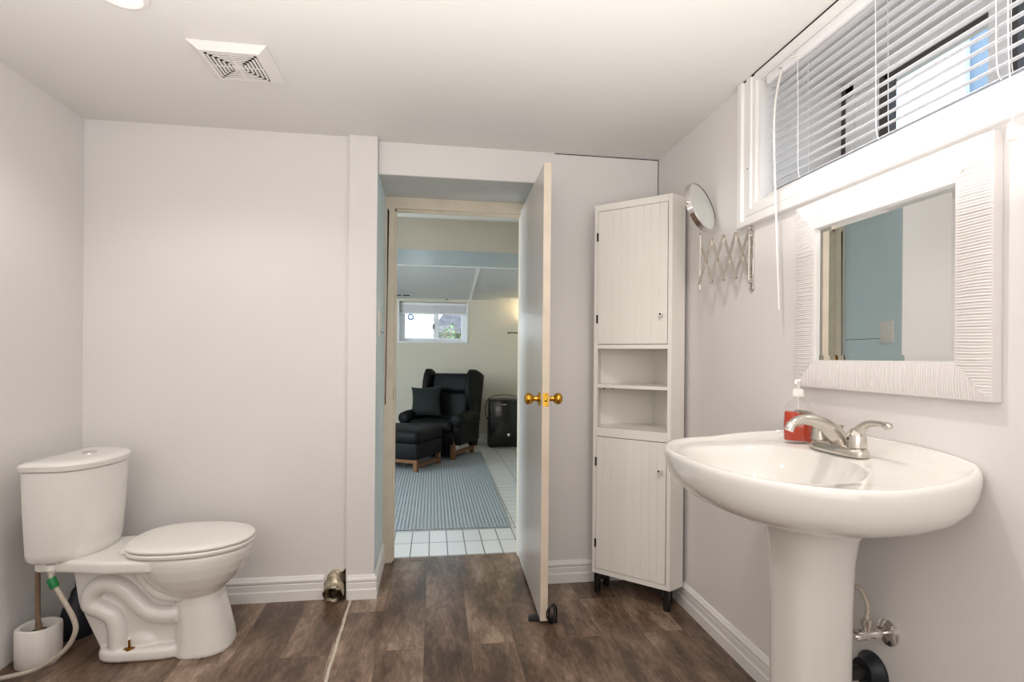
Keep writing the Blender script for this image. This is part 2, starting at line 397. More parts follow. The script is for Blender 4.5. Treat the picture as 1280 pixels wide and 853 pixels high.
# door stop: black wedge pushed under the door with a wire loop
ds = empty('door_stop', (.508, 2.33, 0), 'black door stop wedged under the free edge of the open door', 'door stop')
MB().prism([(-.075, 0), (.055, 0), (.055, .013), (.028, .022), (-.075, .008)], 'y', -.024, .024, .002, 2, Matrix.Translation((.508, 2.335, 0)) @ Matrix.Rotation(-.25, 4, 'Z')).build('wedge', 'black', ds)
lp = []
for i in range(25):
    a = 2 * PI * i / 24; lp.append((.530 + .022 * math.cos(a) * (.9), 2.285 + .035 * math.cos(a + .6) * .3, .048 + .044 * math.sin(a)))
MB().tube(lp, .0042, 8, False).build('loop', 'gloss', ds)
lp = [(p[0] - .006, p[1] + .014, .046 + (p[2] - .048) * .75) for p in lp]
MB().tube(lp, .003, 8, False).build('loop', 'gloss', ds)

# ------------------------------------------------------------ window above the sink
win = empty('window_1', (XR, 1.05, WZ0), 'high basement window with white casing above the mirror', 'window', kind='structure')
CP = [(0, 0), (.012, 0), (.012, .018), (.018, .022), (.018, .05), (.014, .055), (.014, .068), (.024, .074), (.024, .098), (.02, .102), (0, .102)]
cs = MB()
def cas(y, z): return [(XR, y, z)]
ya, za = WY1 + .013, WZ0 - .005; yb_ = WY0 - .013; zt = H - .002
rings = []
for (y, z, sy, sz) in ((ya, zt, 1, 0), (ya, za, 1, -1), (yb_, za, -1, -1), (yb_, zt, -1, 0)):
    rings.append([(XR - a, y + sy * u, z + sz * u * .76) for a, u in CP])
cs.loft(rings)
cs.box((XR - .016, WY0, H - .028), (XR, ya, H - .006))
cs.build('casing', 'trim', win, angle=20)
MB().box((XR - .0165, WY0, H - .006), (XR, ya + .09, H)).build('gap', 'dark', win, smooth=False)
WX = 1.53
fm = MB()
fz0, fz1 = WZ0 + .01, WZ1 - .005
for a, b in (((WX, WY1 - .055, fz0), (WX + .05, WY1, fz1)), ((WX, WY0, fz0), (WX + .05, WY0 + .055, fz1)), ((WX, WY0, fz0), (WX + .05, WY1, fz0 + .05)), ((WX, WY0, fz1 - .055), (WX + .05, WY1, fz1)), ((WX - .005, 1.215, fz0), (WX + .05, 1.275, fz1))):
    fm.box(a, b, .003, 1)
fm.build('frame', 'vinyl', win)
g = MB()
for y0, y1 in ((WY1 - .016, WY1 - .001),): g.box((WX - .006, y0, fz0), (WX - .0005, y1, fz1), 0)
g.box((WX - .004, 1.605, fz0), (WX + .03, 1.64, fz1 - .05)); g.box((WX - .004, 1.275, fz1 - .066), (WX + .03, 1.62, fz1 - .055))
g.box((WX - .006, 1.195, fz0), (WX + .03, 1.215, fz1 - .05)); g.box((WX - .006, WY0 + .06, fz1 - .066), (WX + .03, 1.2, fz1 - .055))
g.build('gasket', 'gasket', win, smooth=False)
sm = MB()
for a, b in (((WX + .004, 1.64, fz0 + .05), (WX + .04, WY1 - .055, fz1 - .055)),): sm.box(a, b, .003, 1)
sm.build('sash_stile', 'vinyl', win)
MB().box((WX + .03, WY0 + .05, fz0 + .045), (WX + .034, WY1 - .05, fz1 - .05)).build('pane', 'pane', win, smooth=False)
MB().lathe([(0, 0), (.0025, 0), (.0025, .002), (0, .002)], (XR - .0192, 1.862, 1.9), 'x', 10).build('screw_hole', 'dark', win)

# blind
bl = empty('window_blind', (1.213, 1.03, WZ0 + .01), 'white horizontal slat blind in the window over the mirror', 'blind')
BX, by0, by1 = 1.2145, WY0 + .012, WY1 - .03
MB().box((BX - .02, by0, WZ1 - .034), (BX + .02, by1, WZ1 - .001), .003, 2).build('headrail', 'blind', bl)
sl = MB(); NS = 14; z0, z1 = WZ0 + .026, WZ1 - .045; tilt = math.radians(17)
for i in range(NS):
    z = z0 + (z1 - z0) * i / (NS - 1); ring0, ring1 = [], []
    prof = []
    for j in range(7):
        u = -1 + 2 * j / 6; px, pz = .0175 * u, .0026 * (1 - u * u)
        prof.append((BX + px * math.cos(tilt) - pz * math.sin(tilt), z + px * math.sin(tilt) + pz * math.cos(tilt)))
    pr = prof + [(x, zz - .0011) for x, zz in prof[::-1]]
    sl.loft([[(x, by0 + .004, zz) for x, zz in pr], [(x, by1 - .004, zz) for x, zz in pr]])
sl.build('slats', 'blind', bl)
MB().box((BX - .0135, by0 + .003, WZ0 + .006), (BX + .0135, by1 - .003, WZ0 + .015), .002, 2).build('bottom_rail', 'blind', bl)
for y in (1.615, 1.30, .985, .45):
    c = MB()
    for sx in (-.0192, .0192):
        c.tube(spline([(BX + sx, y, WZ1 - .034), (BX + sx, y - .003, 2.0), (BX + sx, y - .006, z0 + .03), (BX + sx, y - .016, WZ0 + .014)], 6), .0011, 6)
    c.build('ladder_cord', 'blind', bl)
wd = MB().tube(spline([(BX - .022, 1.695, WZ1 - .03), (XR - .042, 1.67, 2.0), (XR - .05, 1.64, 1.6), (XR - .046, 1.63, 1.345)], 6), .0034, 8).build('tilt_wand', 'plastic', bl)
MB().tube([(BX - .03, 1.697, WZ1 - .022), (BX - .006, 1.695, WZ1 - .018)], .003, 8).build('hook', 'nickel', bl)
MB().tube([(BX - .035, 1.63, WZ1 - .022), (BX - .012, 1.612, WZ1 - .02)], .003, 8).build('hook', 'nickel', bl)
MB().tube(spline([(BX - .022, .945, WZ1 - .03), (XR - .03, .93, 1.9), (XR - .032, .918, 1.66)], 6), .0014, 6).build('pull_cord', 'blind', bl)
MB().lathe([(0, 0), (.0095, 0), (.0085, .025), (.0068, .034), (0, .036)], (XR - .032, .918, 1.628), 'z', 16).build('tassel', 'plastic', bl)

# outside that window: window well, neighbour's wall
struct(MB().box((1.62, -1.2, 1.6), (6, 6.8, 1.68)).build('ground_yard', 'soil', smooth=False), 'pale ground outside the sink window', 'ground')
nb = empty('neighbour_wall', (3.4, 1.5, 1.68), 'bright white outside wall seen through the sink window slats', 'building')
MB().box((3.4, 2.95, 1.68), (3.5, 5.4, 5)).box((3.4, -1, 1.68), (3.5, 2.15, 5)).box((3.4, 2.95, 1.68), (3.37, 2.99, 5)).build('siding', 'neighbour', nb, smooth=False)
MB().box((3.4, 2.15, 1.68), (3.45, 2.95, 5)).build('panel', 'shutter', nb, smooth=False)
w2 = MB()

# ------------------------------------------------------------ OBJECTS: toilet
TY = 2.315
toilet = empty('toilet', (-1.1, TY, 0), 'white two-piece toilet with the lid closed, against the left wall', 'toilet')
def egg(x0, x1, hw, n=48, cy=TY, k=.42, e=2.15, er=0):
    # egg outline: blunt rear at x0, longer nose at x1, widest at fraction k
    cx = x0 + (x1 - x0) * k; r = []
    for i in range(n):
        t = 2 * PI * i / n; c, s_ = math.cos(t), math.sin(t)
        a = (x1 - cx) if c > 0 else (cx - x0)
        r.append((cx + a * math.copysign(abs(c) ** (2 / (e if c > 0 else er or e)), c), cy + hw * math.copysign(abs(s_) ** (2 / (e if c > 0 else er or e)), s_)))
    return r
bm_ = MB()
rings = []
for z, x0, x1, hw in ((0, -1.0, -.797, .108), (.012, -1.0, -.795, .11), (.05, -.995, -.80, .107), (.14, -.992, -.822, .101), (.2, -1.0, -.838, .097), (.232, -1.015, -.838, .100),
                      (.25, -1.045, -.818, .116), (.28, -1.09, -.786, .138), (.32, -1.125, -.757, .158), (.36, -1.15, -.739, .171), (.385, -1.158, -.733, .175), (.4, -1.16, -.732, .175), (.409, -1.155, -.738, .169)):
    e_ = 2.6 if z < .22 else 2.15
    rings.append([(x, y, z) for x, y in egg(x0, x1, hw, e=e_, k=.45 if z > .22 else .4)])
bm_.loft(rings)
# rear deck carrying the tank
bm_.prism([(-1.45, TY - .115), (-1.36, TY - .125), (-1.2, TY - .165), (-1.05, TY - .174), (-1.0, TY - .16), (-1.0, TY + .16), (-1.05, TY + .174), (-1.2, TY + .165), (-1.36, TY + .125), (-1.45, TY + .115)], 'z', .362, .409, .012, 3)
# shell of the trapway and the foot
bm_.prism([(-1.362, .372), (-1.34, .22), (-1.258, .03), (-.95, .03), (-.95, .3), (-1.05, .372)], 'y', TY - .058, TY + .058, .012, 3)
bm_.prism(sup(.16, .108, 4, 40, (-1.105, TY)), 'z', 0, .05, .018, 4)
# skirt edge where the bowl shell meets the recess
for sg in (-1, 1):
    bm_.tube(spline([(-1.09, TY + sg * .118, .372), (-1.082, TY + sg * .10, .315), (-1.05, TY + sg * .09, .262), (-1.0, TY + sg * .088, .242), (-.95, TY + sg * .085, .238)], 6), .02, 10)
    path = [(-.975, .164), (-1.04, .164), (-1.084, .18), (-1.126, .221), (-1.168, .268), (-1.212, .292), (-1.258, .288), (-1.286, .256), (-1.284, .216), (-1.245, .194), (-1.208, .166), (-1.194, .12), (-1.19, .04)]
    bm_.tube(spline([(x, TY + sg * .065, z) for x, z in path], 6), .034, 14)
    bm_.sphere((-1.11, TY + sg * .055, .05), .05, (1.1, .5, .9))
body = bm_.build('bowl', 'ceramic', toilet)
rm = body.modifiers.new('remesh', 'REMESH'); rm.mode = 'VOXEL'; rm.voxel_size = .0042; rm.use_smooth_shade = True
sm_ = body.modifiers.new('smooth', 'SMOOTH'); sm_.factor = .5; sm_.iterations = 3
# seat and lid
def slab(prof, x0, x1, hw, **kw):
    rg = []
    for z, d in prof: rg.append([(x, y, z) for x, y in egg(x0 + d, x1 - d, hw - d, er=2.5, **kw)])
    return rg
MB().loft(slab(((.412, .008), (.415, .002), (.424, 0), (.4295, .003), (.43, .006)), -1.172, -.722, .183, k=.42, e=2.2)).build('seat', 'plastic', toilet)
MB().loft(slab(((.4325, .006), (.434, .002), (.441, 0), (.447, .004), (.451, .014), (.453, .05), (.4545, .12)), -1.172, -.723, .182, k=.42, e=2.2)).build('lid', 'plastic', toilet)
for y in (-.075, .075):
    MB().box((-1.176, TY + y - .018, .409), (-1.14, TY + y + .018, .43), .006, 3).build('hinge', 'plastic', toilet)
# tank: flat back, bowed front
TKY = 2.345
def dshape(xb, xs, xf, hw, n=28, rc=.03):
    r = [(xb, TKY - hw + rc), (xb + rc * .3, TKY - hw + rc * .3), (xb + rc, TKY - hw)]
    for i in range(n + 1):
        t = -1 + 2 * i / n
        # bow with rounded shoulders
        y = hw * math.sin(t * PI / 2); x = xs + (xf - xs) * (math.cos(t * PI / 2)) ** .85
        r.append((x, TKY + y))
    r += [(xb + rc, TKY + hw), (xb + rc * .3, TKY + hw - rc * .3), (xb, TKY + hw - rc)]
    return r
rings = []
for z, ins in ((.398, .05), (.402, .034), (.415, .022), (.44, .018), (.56, .010), (.68, .004), (.738, .002), (.742, .006)):
    rings.append([(x, y, z) for x, y in dshape(-1.48 + ins * .3, -1.383 - ins * .2, -1.243 - ins, .196 - ins * .9)])
MB().loft(rings).build('tank', 'ceramic', toilet)
rings = []
for z, ins in ((.744, .006), (.747, .001), (.765, -.002), (.772, .002), (.777, .012), (.779, .05)):
    rings.append([(x, y, z) for x, y in dshape(-1.485 + ins, -1.38 - ins * .3, -1.238 - ins, .199 - ins)])
MB().loft(rings).build('tank_lid', 'ceramic', toilet)
MB().lathe([(.0, .776), (.024, .776), (.024, .783), (.021, .785), (0, .785)], (-1.36, TKY + .015, 0), 'z', 28).build('flush_button', 'chrome', toilet)
bt = MB().lathe([(0, .046), (.013, .046), (.013, .05), (.009, .053), (.0045, .054), (.004, .082), (0, .083)], (-1.14, TY - .09, 0), 'z', 14).box((-1.158, TY - .098, .049), (-1.122, TY - .082, .052), .001, 1).build('floor_bolt', 'oldbrass', toilet)
# supply hose
hp = empty('supply_hose', (-1.372, 2.19, 0), 'beige braided water hose with a green collar under the toilet tank', 'hose')
MB().tube(spline([(-1.388, 2.19, .385), (-1.388, 2.185, .372), (-1.372, 2.18, .328), (-1.342, 2.175, .28), (-1.299, 2.17, .2), (-1.294, 2.168, .147), (-1.33, 2.163, .085), (-1.42, 2.155, .03), (-1.538, 2.14, .012), (-1.5725, 2.11, .011)], 10), .0085, 12).build('hose', 'hose', hp)
MB().lathe([(0, -.02), (.015, -.02), (.0155, -.012), (.0155, .012), (.014, .018), (0, .018)], (0, 0, 0), 'z', 14, Matrix.Translation((-1.376, 2.18, .335)) @ Matrix.Rotation(-.4, 4, 'Y')).build('collar', 'green', hp)
MB().lathe([(0, .36), (.011, .36), (.011, .376), (.017, .378), (.017, .397), (0, .397)], (-1.388, 2.19, 0), 'z', 14).build('tank_nut', 'plastic', hp)

# toilet brush in its holder
tb = empty('toilet_brush', (-1.475, 2.255, 0), 'white oval toilet brush holder with a brown brush handle beside the toilet', 'toilet brush')
hm = []
def ov(a, b, z): return [(x, y, z) for x, y in sup(a, b, 2.3, 40, (-1.478, 2.27))]
rg = [ov(.066, .062, 0), ov(.069, .065, .004), ov(.07, .066, .13), ov(.068, .064, .139), ov(.062, .058, .142), ov(.052, .048, .139), ov(.05, .046, .13), ov(.047, .043, .02)]
MB().loft(rg).build('holder', 'plastic', tb)
MB().lathe([(0, .022), (.034, .022), (.04, .06), (.04, .1), (.03, .118), (.014, .124), (0, .124)], (-1.475, 2.268, 0), 'z', 20).build('bristles', 'navy', tb)
MB().tube([(-1.475, 2.268, .12), (-1.482, 2.27, .16), (-1.492, 2.28, .5)], [.012, .0085, .008], 12).build('handle', 'stick', tb)
# plunger in the corner behind
pl = empty('plunger', (-1.475, 2.47, 0), 'dark navy plunger standing in the corner behind the toilet', 'plunger')
MB().lathe([(0, 0), (.062, 0), (.066, .01), (.064, .06), (.05, .115), (.028, .155), (.02, .185), (.012, .195), (0, .195)], (-1.468, 2.475, 0), 'z', 28).build('cup', 'navy', pl)
MB().tube([(-1.468, 2.475, .19), (-1.468, 2.475, .36)], .009, 12).build('handle', 'navy', pl)

# metal pipe stub in the torn corner
ps = empty('pipe_stub', (-.458, 2.62, 0), 'crumpled metal pipe stub poking from the torn wall corner', 'pipe')
PM = Matrix.Translation((-.458, 2.665, .082)) @ Matrix.Rotation(math.radians(-48), 4, 'X')
random.seed(3)
rg = []
for j, (h, r) in enumerate([(.09, .040), (.05, .043), (.012, .046), (-.012, .044), (-.02, .049), (-.032, .047), (-.05, .049), (-.062, .05), (-.066, .047), (-.05, .043), (-.01, .040), (.07, .037)]):
    rg.append([((r + random.uniform(-.0035, .0035)) * math.cos(a) * .98, (r + random.uniform(-.0035, .0035)) * math.sin(a), h + random.uniform(-.004, .004)) for a in [2 * PI * i / 22 for i in range(22)]])
MB().loft(rg, False, False, True, Matrix.Translation((-.458, 2.668, .078)) @ Matrix.Rotation(math.radians(-58), 4, 'X')).build('pipe', 'foil', ps, angle=50)
tp = MB()
lip = [(-.512, .06), (-.497, .1), (-.462, .12), (-.425, .148), (-.402, .178)]
tp.prism(lip + [(x + .006, z - .016) for x, z in lip[::-1]], 'y', YB - .006, YB + .02, .002, 1)
tp.build('torn_plaster', 'plaster', ps)

# ------------------------------------------------------------ corner cabinet
cab = empty('corner_cabinet', (1.0, 2.5, 0), 'tall white corner cabinet with two beadboard doors and open middle shelves', 'cabinet')
A = Vector((.799, 2.58, 0)); B = Vector((1.087, 2.313, 0)); FD = (B - A).normalized(); FW = (B - A).length
NRM = Vector((FD.y, -FD.x, 0))                              # outward (towards the room)
if NRM.dot(Vector((-1, -1, 0))) < 0: NRM = -NRM
CMX = Matrix(((FD.x, -NRM.x, 0, A.x), (FD.y, -NRM.y, 0, A.y), (0, 0, 1, 0), (0, 0, 0, 1)))   # local x along front, y into the cabinet
CM = CMX.inverted()
bl_ = CM @ Vector((.86, YD - .018, 0)); br_ = CM @ Vector((XR - .018, 2.36, 0)); bc = CM @ Vector((XR - .02, YD - .02, 0))
pent = [(0, 0), (FW, 0), (br_.x, br_.y), (bc.x, bc.y), (bl_.x, bl_.y)]
def inset_pent(d=.016): 
    cx = sum(p[0] for p in pent) / 5; cy = sum(p[1] for p in pent) / 5
    return [(x + (cx - x) * .06, y + (cy - y) * .06) for x, y in pent]
CB, CT = .102, 1.94
D0, D1, O0, O1, E0, E1 = .127, .785, .832, 1.222, 1.245, 1.905
cb = MB()
for lo, hi in ((CB, CB + .02), (CT - .02, CT), (.79, O0), (O1, 1.242)):
    cb.prism(inset_pent(), 'z', lo, hi, 0, 1, CMX)
sw = .019
for i0, i1 in ((1, 2), (2, 3), (3, 4), (4, 0)):
    p, q_ = Vector(pent[i0]), Vector(pent[i1]); d = (q_ - p).normalized(); nn = Vector((-d.y, d.x)) * .014
    cb.prism([tuple(p), tuple(q_), tuple(q_ + nn), tuple(p + nn)], 'z', CB, CT, 0, 1, CMX)
# front frame
cb.box((0, -.0, CB), (sw, .016, CT), .001, 1, CMX); cb.box((FW - sw, 0, CB), (FW, .016, CT), .001, 1, CMX)
cb.box((sw, 0, CB), (FW - sw, .016, D0 - .002), 0, 1, CMX); cb.box((sw, 0, D1 + .002), (FW - sw, .016, O0), .001, 1, CMX)
cb.box((sw, 0, O1), (FW - sw, .016, E0 - .002), .001, 1, CMX); cb.box((sw, 0, E1 + .002), (FW - sw, .016, CT), .001, 1, CMX)
cb.build('body', 'lacquer', cab)
ip = inset_pent()
MB().prism([(sw, .006), (FW - sw, .006)] + ip[2:], 'z', 1.028, 1.044, .001, 1, CMX).build('shelf', 'lacquer', cab)
for (x, y) in ((.035, .05), (.06, .1), (FW - .06, .11)):
    MB().lathe([(0, 1.018), (.004, 1.018), (.004, 1.028), (0, 1.028)], (x, y, 0), 'z', 8, CMX).build('shelf_pin', 'dark', cab)
def cab_door(z0, z1, kz):
    # beadboard: grooves cut in the face profile, extruded upwards
    x0, x1 = sw + .0025, FW - sw - .0025; n = 9; wdt = (x1 - x0) / n; g = .0022; dpt = .0026; pts = [(x0, .012)]
    pts.append((x0, -.002))
    for i in range(1, n):
        c = x0 + wdt * i; pts += [(c - g, -.002), (c - g * .3, dpt - .002), (c + g * .3, dpt - .002), (c + g, -.002)]
    pts += [(x1, -.002), (x1, .012)]
    d = MB().prism(pts, 'z', z0 + .001, z1 - .001, 0, 1, CMX).build('door', 'lacquer', cab, smooth=False)
    MB().box((x0 - .002, .008, z0 - .002), (x1 + .002, .014, z1 + .002), 0, 1, CMX).build('shadow_gap', 'dark', d, smooth=False)
    kx = x1 - .026
    MB().lathe([(0, -.002), (.006, -.002), (.0055, -.009), (.0115, -.013), (.0125, -.019), (.0105, -.025), (.004, -.026), (0, -.026)], (kx, 0, kz), 'y', 24, CMX).build('knob', 'plastic', d)
    MB().lathe([(0, -.0262), (.0048, -.0262), (.0048, -.0268), (0, -.0268)], (kx, 0, kz), 'y', 14, CMX).build('knob_screw', 'dark', d)
    h = z1 - z0
    for zz in (z0 + h * .19, z0 + h * .81):
        MB().box((sw - .006, -.0055, zz - .021), (sw + .0035, .002, zz + .021), .0015, 1, CMX).build('hinge', 'black', d)
cab_door(D0, D1, .655); cab_door(E0, E1, 1.382)
for i, (x, y, sx) in enumerate(((.02, .022, 1), (FW - .02, .022, -1), (pent[4][0] + .06, pent[4][1] - .01, 1), (pent[2][0] - .07, pent[2][1] + .02, -1))):
    lg = MB()
    lg.prism(sup(.014, .014, 5, 20, (x, y)), 'z', .004, CB, 0, 1, CMX)
    lg.lathe([(0, 0), (.012, 0), (.012, .006), (0, .006)], (x, y, 0), 'z', 16, CMX)
    if i < 2:
        c = [(x, .1), (x + sx * .065, .1)] + [(x + sx * (.065 - .045 * t), .1 - .02 * math.sin(t * PI / 2) - .012 * t) for t in (.2, .4, .6, .8, 1)] + [(x, .066)]
        lg.prism(c, 'y', y - .011, y - .003, 0, 1, CMX)
    lg.build('leg', 'black', cab)

# ------------------------------------------------------------ pedestal sink
sink = empty('pedestal_sink', (1.0, 1.31, 0), 'white pedestal sink with oval basin on the right wall below the mirror', 'sink')
SX, SY, SA, SB = .98, 1.31, .322, .378
XB = XR - .003
def outl(s, z, rise=0, n=72, e=2.45, back=0, zb=0):
    r = []
    for i in range(n):
        t = 2 * PI * i / n; c, q_ = math.cos(t), math.sin(t)
        x = SX + SA * s * math.copysign(abs(c) ** (2 / e), c); y = SY + SB * s * math.copysign(abs(q_) ** (2 / e), q_)
        x = min(x, XB - back); f = max(0, (x - (SX - .05)) / (XB - SX + .05))
        r.append((x, y, z + rise * f * (1 - .5 * min(1, abs(y - SY) / .33) ** 4)))
    return r
rings = [outl(.22, .752), outl(.38, .76), outl(.55, .771), outl(.72, .787), outl(.84, .804, .01), outl(.92, .825, .015), outl(.965, .848, .02), outl(.988, .872, .03), outl(.998, .89, .04), outl(1.0, .903, .046), outl(.995, .911, .05), outl(.982, .916, .052), outl(.96, .916, .052, back=.012),
         outl(.94, .911, .035, back=.024), outl(.915, .906, .03, back=.04), outl(.88, .905, .028, back=.06)]
# basin: oval hole
def basin(s, z, n=72, dx=0):
    r = []
    for i in range(n):
        t = 2 * PI * i / n; c, q_ = math.cos(t), math.sin(t)
        r.append((.885 + dx + .185 * s * math.copysign(abs(c) ** .9, c), SY + .245 * s * math.copysign(abs(q_) ** .9, q_), z))
    if s >= 1: r = [(x, y, zz + .03 * max(0, (x - .93) / .26)) for x, y, zz in r]
    return r
rings += [basin(1.06, .905), basin(1.01, .902), basin(.975, .892), basin(.93, .868), basin(.85, .835), basin(.7, .80), basin(.45, .78), basin(.12, .774)]
MB().loft(rings).build('basin', 'ceramic', sink, angle=50)
rings = []
for z, hx, hy in ((0, .105, .108), (.02, .105, .108), (.05, .095, .098), (.12, .084, .09), (.3, .081, .089), (.55, .083, .09), (.66, .087, .094), (.72, .095, .102), (.75, .109, .117), (.77, .12, .13)):
    rings.append([(x, y, z) for x, y in sup(hx, hy, 3.2, 56, (1.0, 1.285))])
MB().loft(rings).build('pedestal', 'ceramic', sink, angle=50)
MB().lathe([(0, .775), (.022, .775), (.024, .778), (.018, .78), (0, .78)], (.885, SY, 0), 'z', 24).build('drain', 'chrome', sink)
# faucet (stays on the sink but lifts away: its own thing)
FZ = .9265
fc = empty('faucet', (1.098, 1.308, FZ), 'brushed nickel two-handle faucet on the back of the pedestal sink', 'faucet')
FX, FY = 1.098, 1.308
rg = []
for z, d in ((FZ, 0), (FZ + .012, .0), (FZ + .02, .003), (FZ + .025, .009), (FZ + .026, .018)):
    rg.append([(x, y, z) for x, y in sup(.03 - d, .096 - d, 3, 48, (FX, FY))])
MB().loft(rg).build('base_plate', 'nickel', fc)
# spout: broad root arching to a downturned nozzle
sp = [(1.112, .942), (1.096, .968), (1.068, .994), (1.032, 1.011), (.998, 1.016), (.97, 1.01), (.955, .997)]
pth = spline([(x, FY, z) for x, z in sp], 6); rg = []
for i, p in enumerate(pth):
    t = i / (len(pth) - 1); d = (pth[min(i + 1, len(pth) - 1)] - pth[max(i - 1, 0)]).normalized(); u = Vector((0, 1, 0)); v = d.cross(u)
    wy = .022 * (1 - t) ** 1.6 + .0125; hh = .017 * (1 - t) ** 1.3 + .010
    rg.append([p + u * (wy * math.cos(a)) + v * (hh * math.sin(a)) for a in [2 * PI * j / 24 for j in range(24)]])
MB().loft(rg).build('spout', 'nickel', fc)
a_ = Matrix.Translation((.956, FY, .998)) @ Matrix.Rotation(math.radians(25), 4, 'Y')
MB().lathe([(0, -.012), (.0115, -.012), (.0125, -.008), (.0125, .006), (.011, .01), (0, .01)], (0, 0, 0), 'z', 20, a_).build('aerator', 'chrome', fc)
for sg in (-1, 1):
    hy_ = FY + sg * .066
    h = MB()
    h.lathe([(0, FZ + .024), (.025, FZ + .024), (.0245, FZ + .03), (.0225, FZ + .05), (.019, FZ + .064), (.011, FZ + .073), (0, FZ + .075)], (FX, hy_, 0), 'z', 28)
    lv = spline([(FX - .004, hy_ - sg * .008, FZ + .042), (FX, hy_ + sg * .008, FZ + .068), (FX, hy_ + sg * .034, FZ + .088), (FX + .0, hy_ + sg * .07, FZ + .094), (FX, hy_ + sg * .098, FZ + .091)], 6)
    n_ = len(lv); h.tube(lv, [.0165 - .0095 * min(1, i / n_ * 1.5) + (.0022 if i > n_ * .85 else 0) for i in range(n_)], 16)
    h.sphere(lv[-1], .0092)
    h.build('handle', 'nickel', fc)
MB().lathe([(0, FZ), (.0025, FZ), (.0025, FZ + .064), (.007, FZ + .067), (.0078, FZ + .07), (0, FZ + .0715)], (FX + .035, FY + .025, 0), 'z', 14).build('pop_up_rod', 'nickel', fc)
MB().lathe([(0, 0), (.0035, 0), (.0035, .001), (0, .001)], (0, 0, 0), 'z', 12, Matrix.Translation((FX - .0225, FY - .064, FZ + .046)) @ Matrix.Rotation(-PI / 2, 4, 'Y') @ Matrix.Rotation(.35, 4, 'X')).build('index_dot', 'dark', fc)
# soap bottle
SPX, SPY, SPZ = 1.105, 1.478, .927
so = empty('soap_bottle', (SPX, SPY, SPZ), 'clear pump bottle of red hand soap standing behind the faucet', 'soap bottle')
SM = Matrix.Translation((SPX, SPY, SPZ)) @ Matrix.Rotation(math.radians(-38), 4, 'Z')
def so_r(prof): return [[(x, y, z) for x, y in sup(a, b, 2.6, 36)] for z, a, b in prof]
MB().loft(so_r([(0, .036, .023), (.004, .040, .026), (.05, .041, .027), (.095, .038, .025), (.118, .03, .021), (.13, .017, .016), (.134, .0135, .0135), (.142, .0135, .0135)]), True, True, True, SM).build('bottle', 'bottle', so)
MB().loft(so_r([(.005, .036, .0225), (.01, .0375, .024), (.05, .0385, .0245), (.092, .036, .0225), (.0925, .034, .02)]), True, True, True, SM).build('liquid', 'liquid', so)
pm = MB(); pm.lathe([(0, .139), (.0165, .139), (.0165, .156), (.012, .162), (.0045, .163), (.0045, .182), (0, .182)], (0, 0, 0), 'z', 24, SM)
SM2 = SM @ Matrix.Rotation(math.radians(80), 4, 'Z')
pm.box((-.016, -.009, .18), (.018, .009, .191), .004, 3, SM2); pm.tube([(-.012, 0, .186), (-.03, 0, .184), (-.034, 0, .177)], .0045, 10, True, SM2)
pm.build('pump', 'plastic', so)
MB().tube([(0, 0, .14), (.004, 0, .02)], .0028, 8, True, SM).build('dip_tube', 'plastic', so)

# plumbing behind the pedestal
sv = empty('stop_valve', (XR, 1.227, .459), 'chrome stop valve on the wall behind the sink pedestal', 'valve')
VY, VZ = 1.235, .463
MB().lathe([(0, -.0005), (.034, -.0005), (.033, -.006), (.024, -.011), (.012, -.013), (0, -.013)], (XR, VY, VZ), 'x', 32).build('escutcheon', 'chrome', sv)
MB().lathe([(0, -.005), (.0085, -.005), (.0085, -.03), (.013, -.032), (.013, -.046), (.0105, -.05), (.0105, -.07), (.0135, -.072), (.0135, -.086), (0, -.086)], (XR, VY, VZ), 'x', 18).lathe([(0, -.012), (.0095, -.012), (.0095, .02), (.013, .022), (.013, .038), (.009, .042), (0, .042)], (XR - .066, VY, VZ), 'z', 18).build('valve_body', 'chrome', sv)
MB().lathe([(0, -.014), (.016, -.012), (.0195, -.004), (.0195, .004), (.016, .012), (0, .014)], (0, 0, 0), 'x', 24, Matrix.Translation((XR - .098, VY, VZ)) @ Matrix.Scale(.65, 4, (0, 0, 1))).build('handle', 'chrome', sv)
MB().tube(spline([(XR - .066, VY, VZ + .038), (XR - .062, VY + .002, VZ + .075), (XR - .07, VY + .02, VZ + .11), (XR - .085, VY + .06, VZ + .12), (XR - .09, VY + .09, VZ + .18), (XR - .085, VY + .1, .72)], 8), .0062, 10).build('supply_line', 'hose', sv)
dr = empty('drain_pipe', (XR, 1.27, .335), 'black drain pipe entering the wall low behind the sink pedestal', 'pipe')
MB().lathe([(0, -.0005), (.05, -.0005), (.05, -.006), (.036, -.02), (.034, -.036), (.0, -.036)], (XR, 1.283, .335), 'x', 28).build('rubber_collar', 'navy', dr)
MB().tube(spline([(XR - .02, 1.283, .335), (XR - .1, 1.283, .335), (XR - .135, 1.283, .36), (XR - .14, 1.285, .45), (XR - .15, 1.285, .7)], 8), .019, 16).build('pipe', 'black', dr)

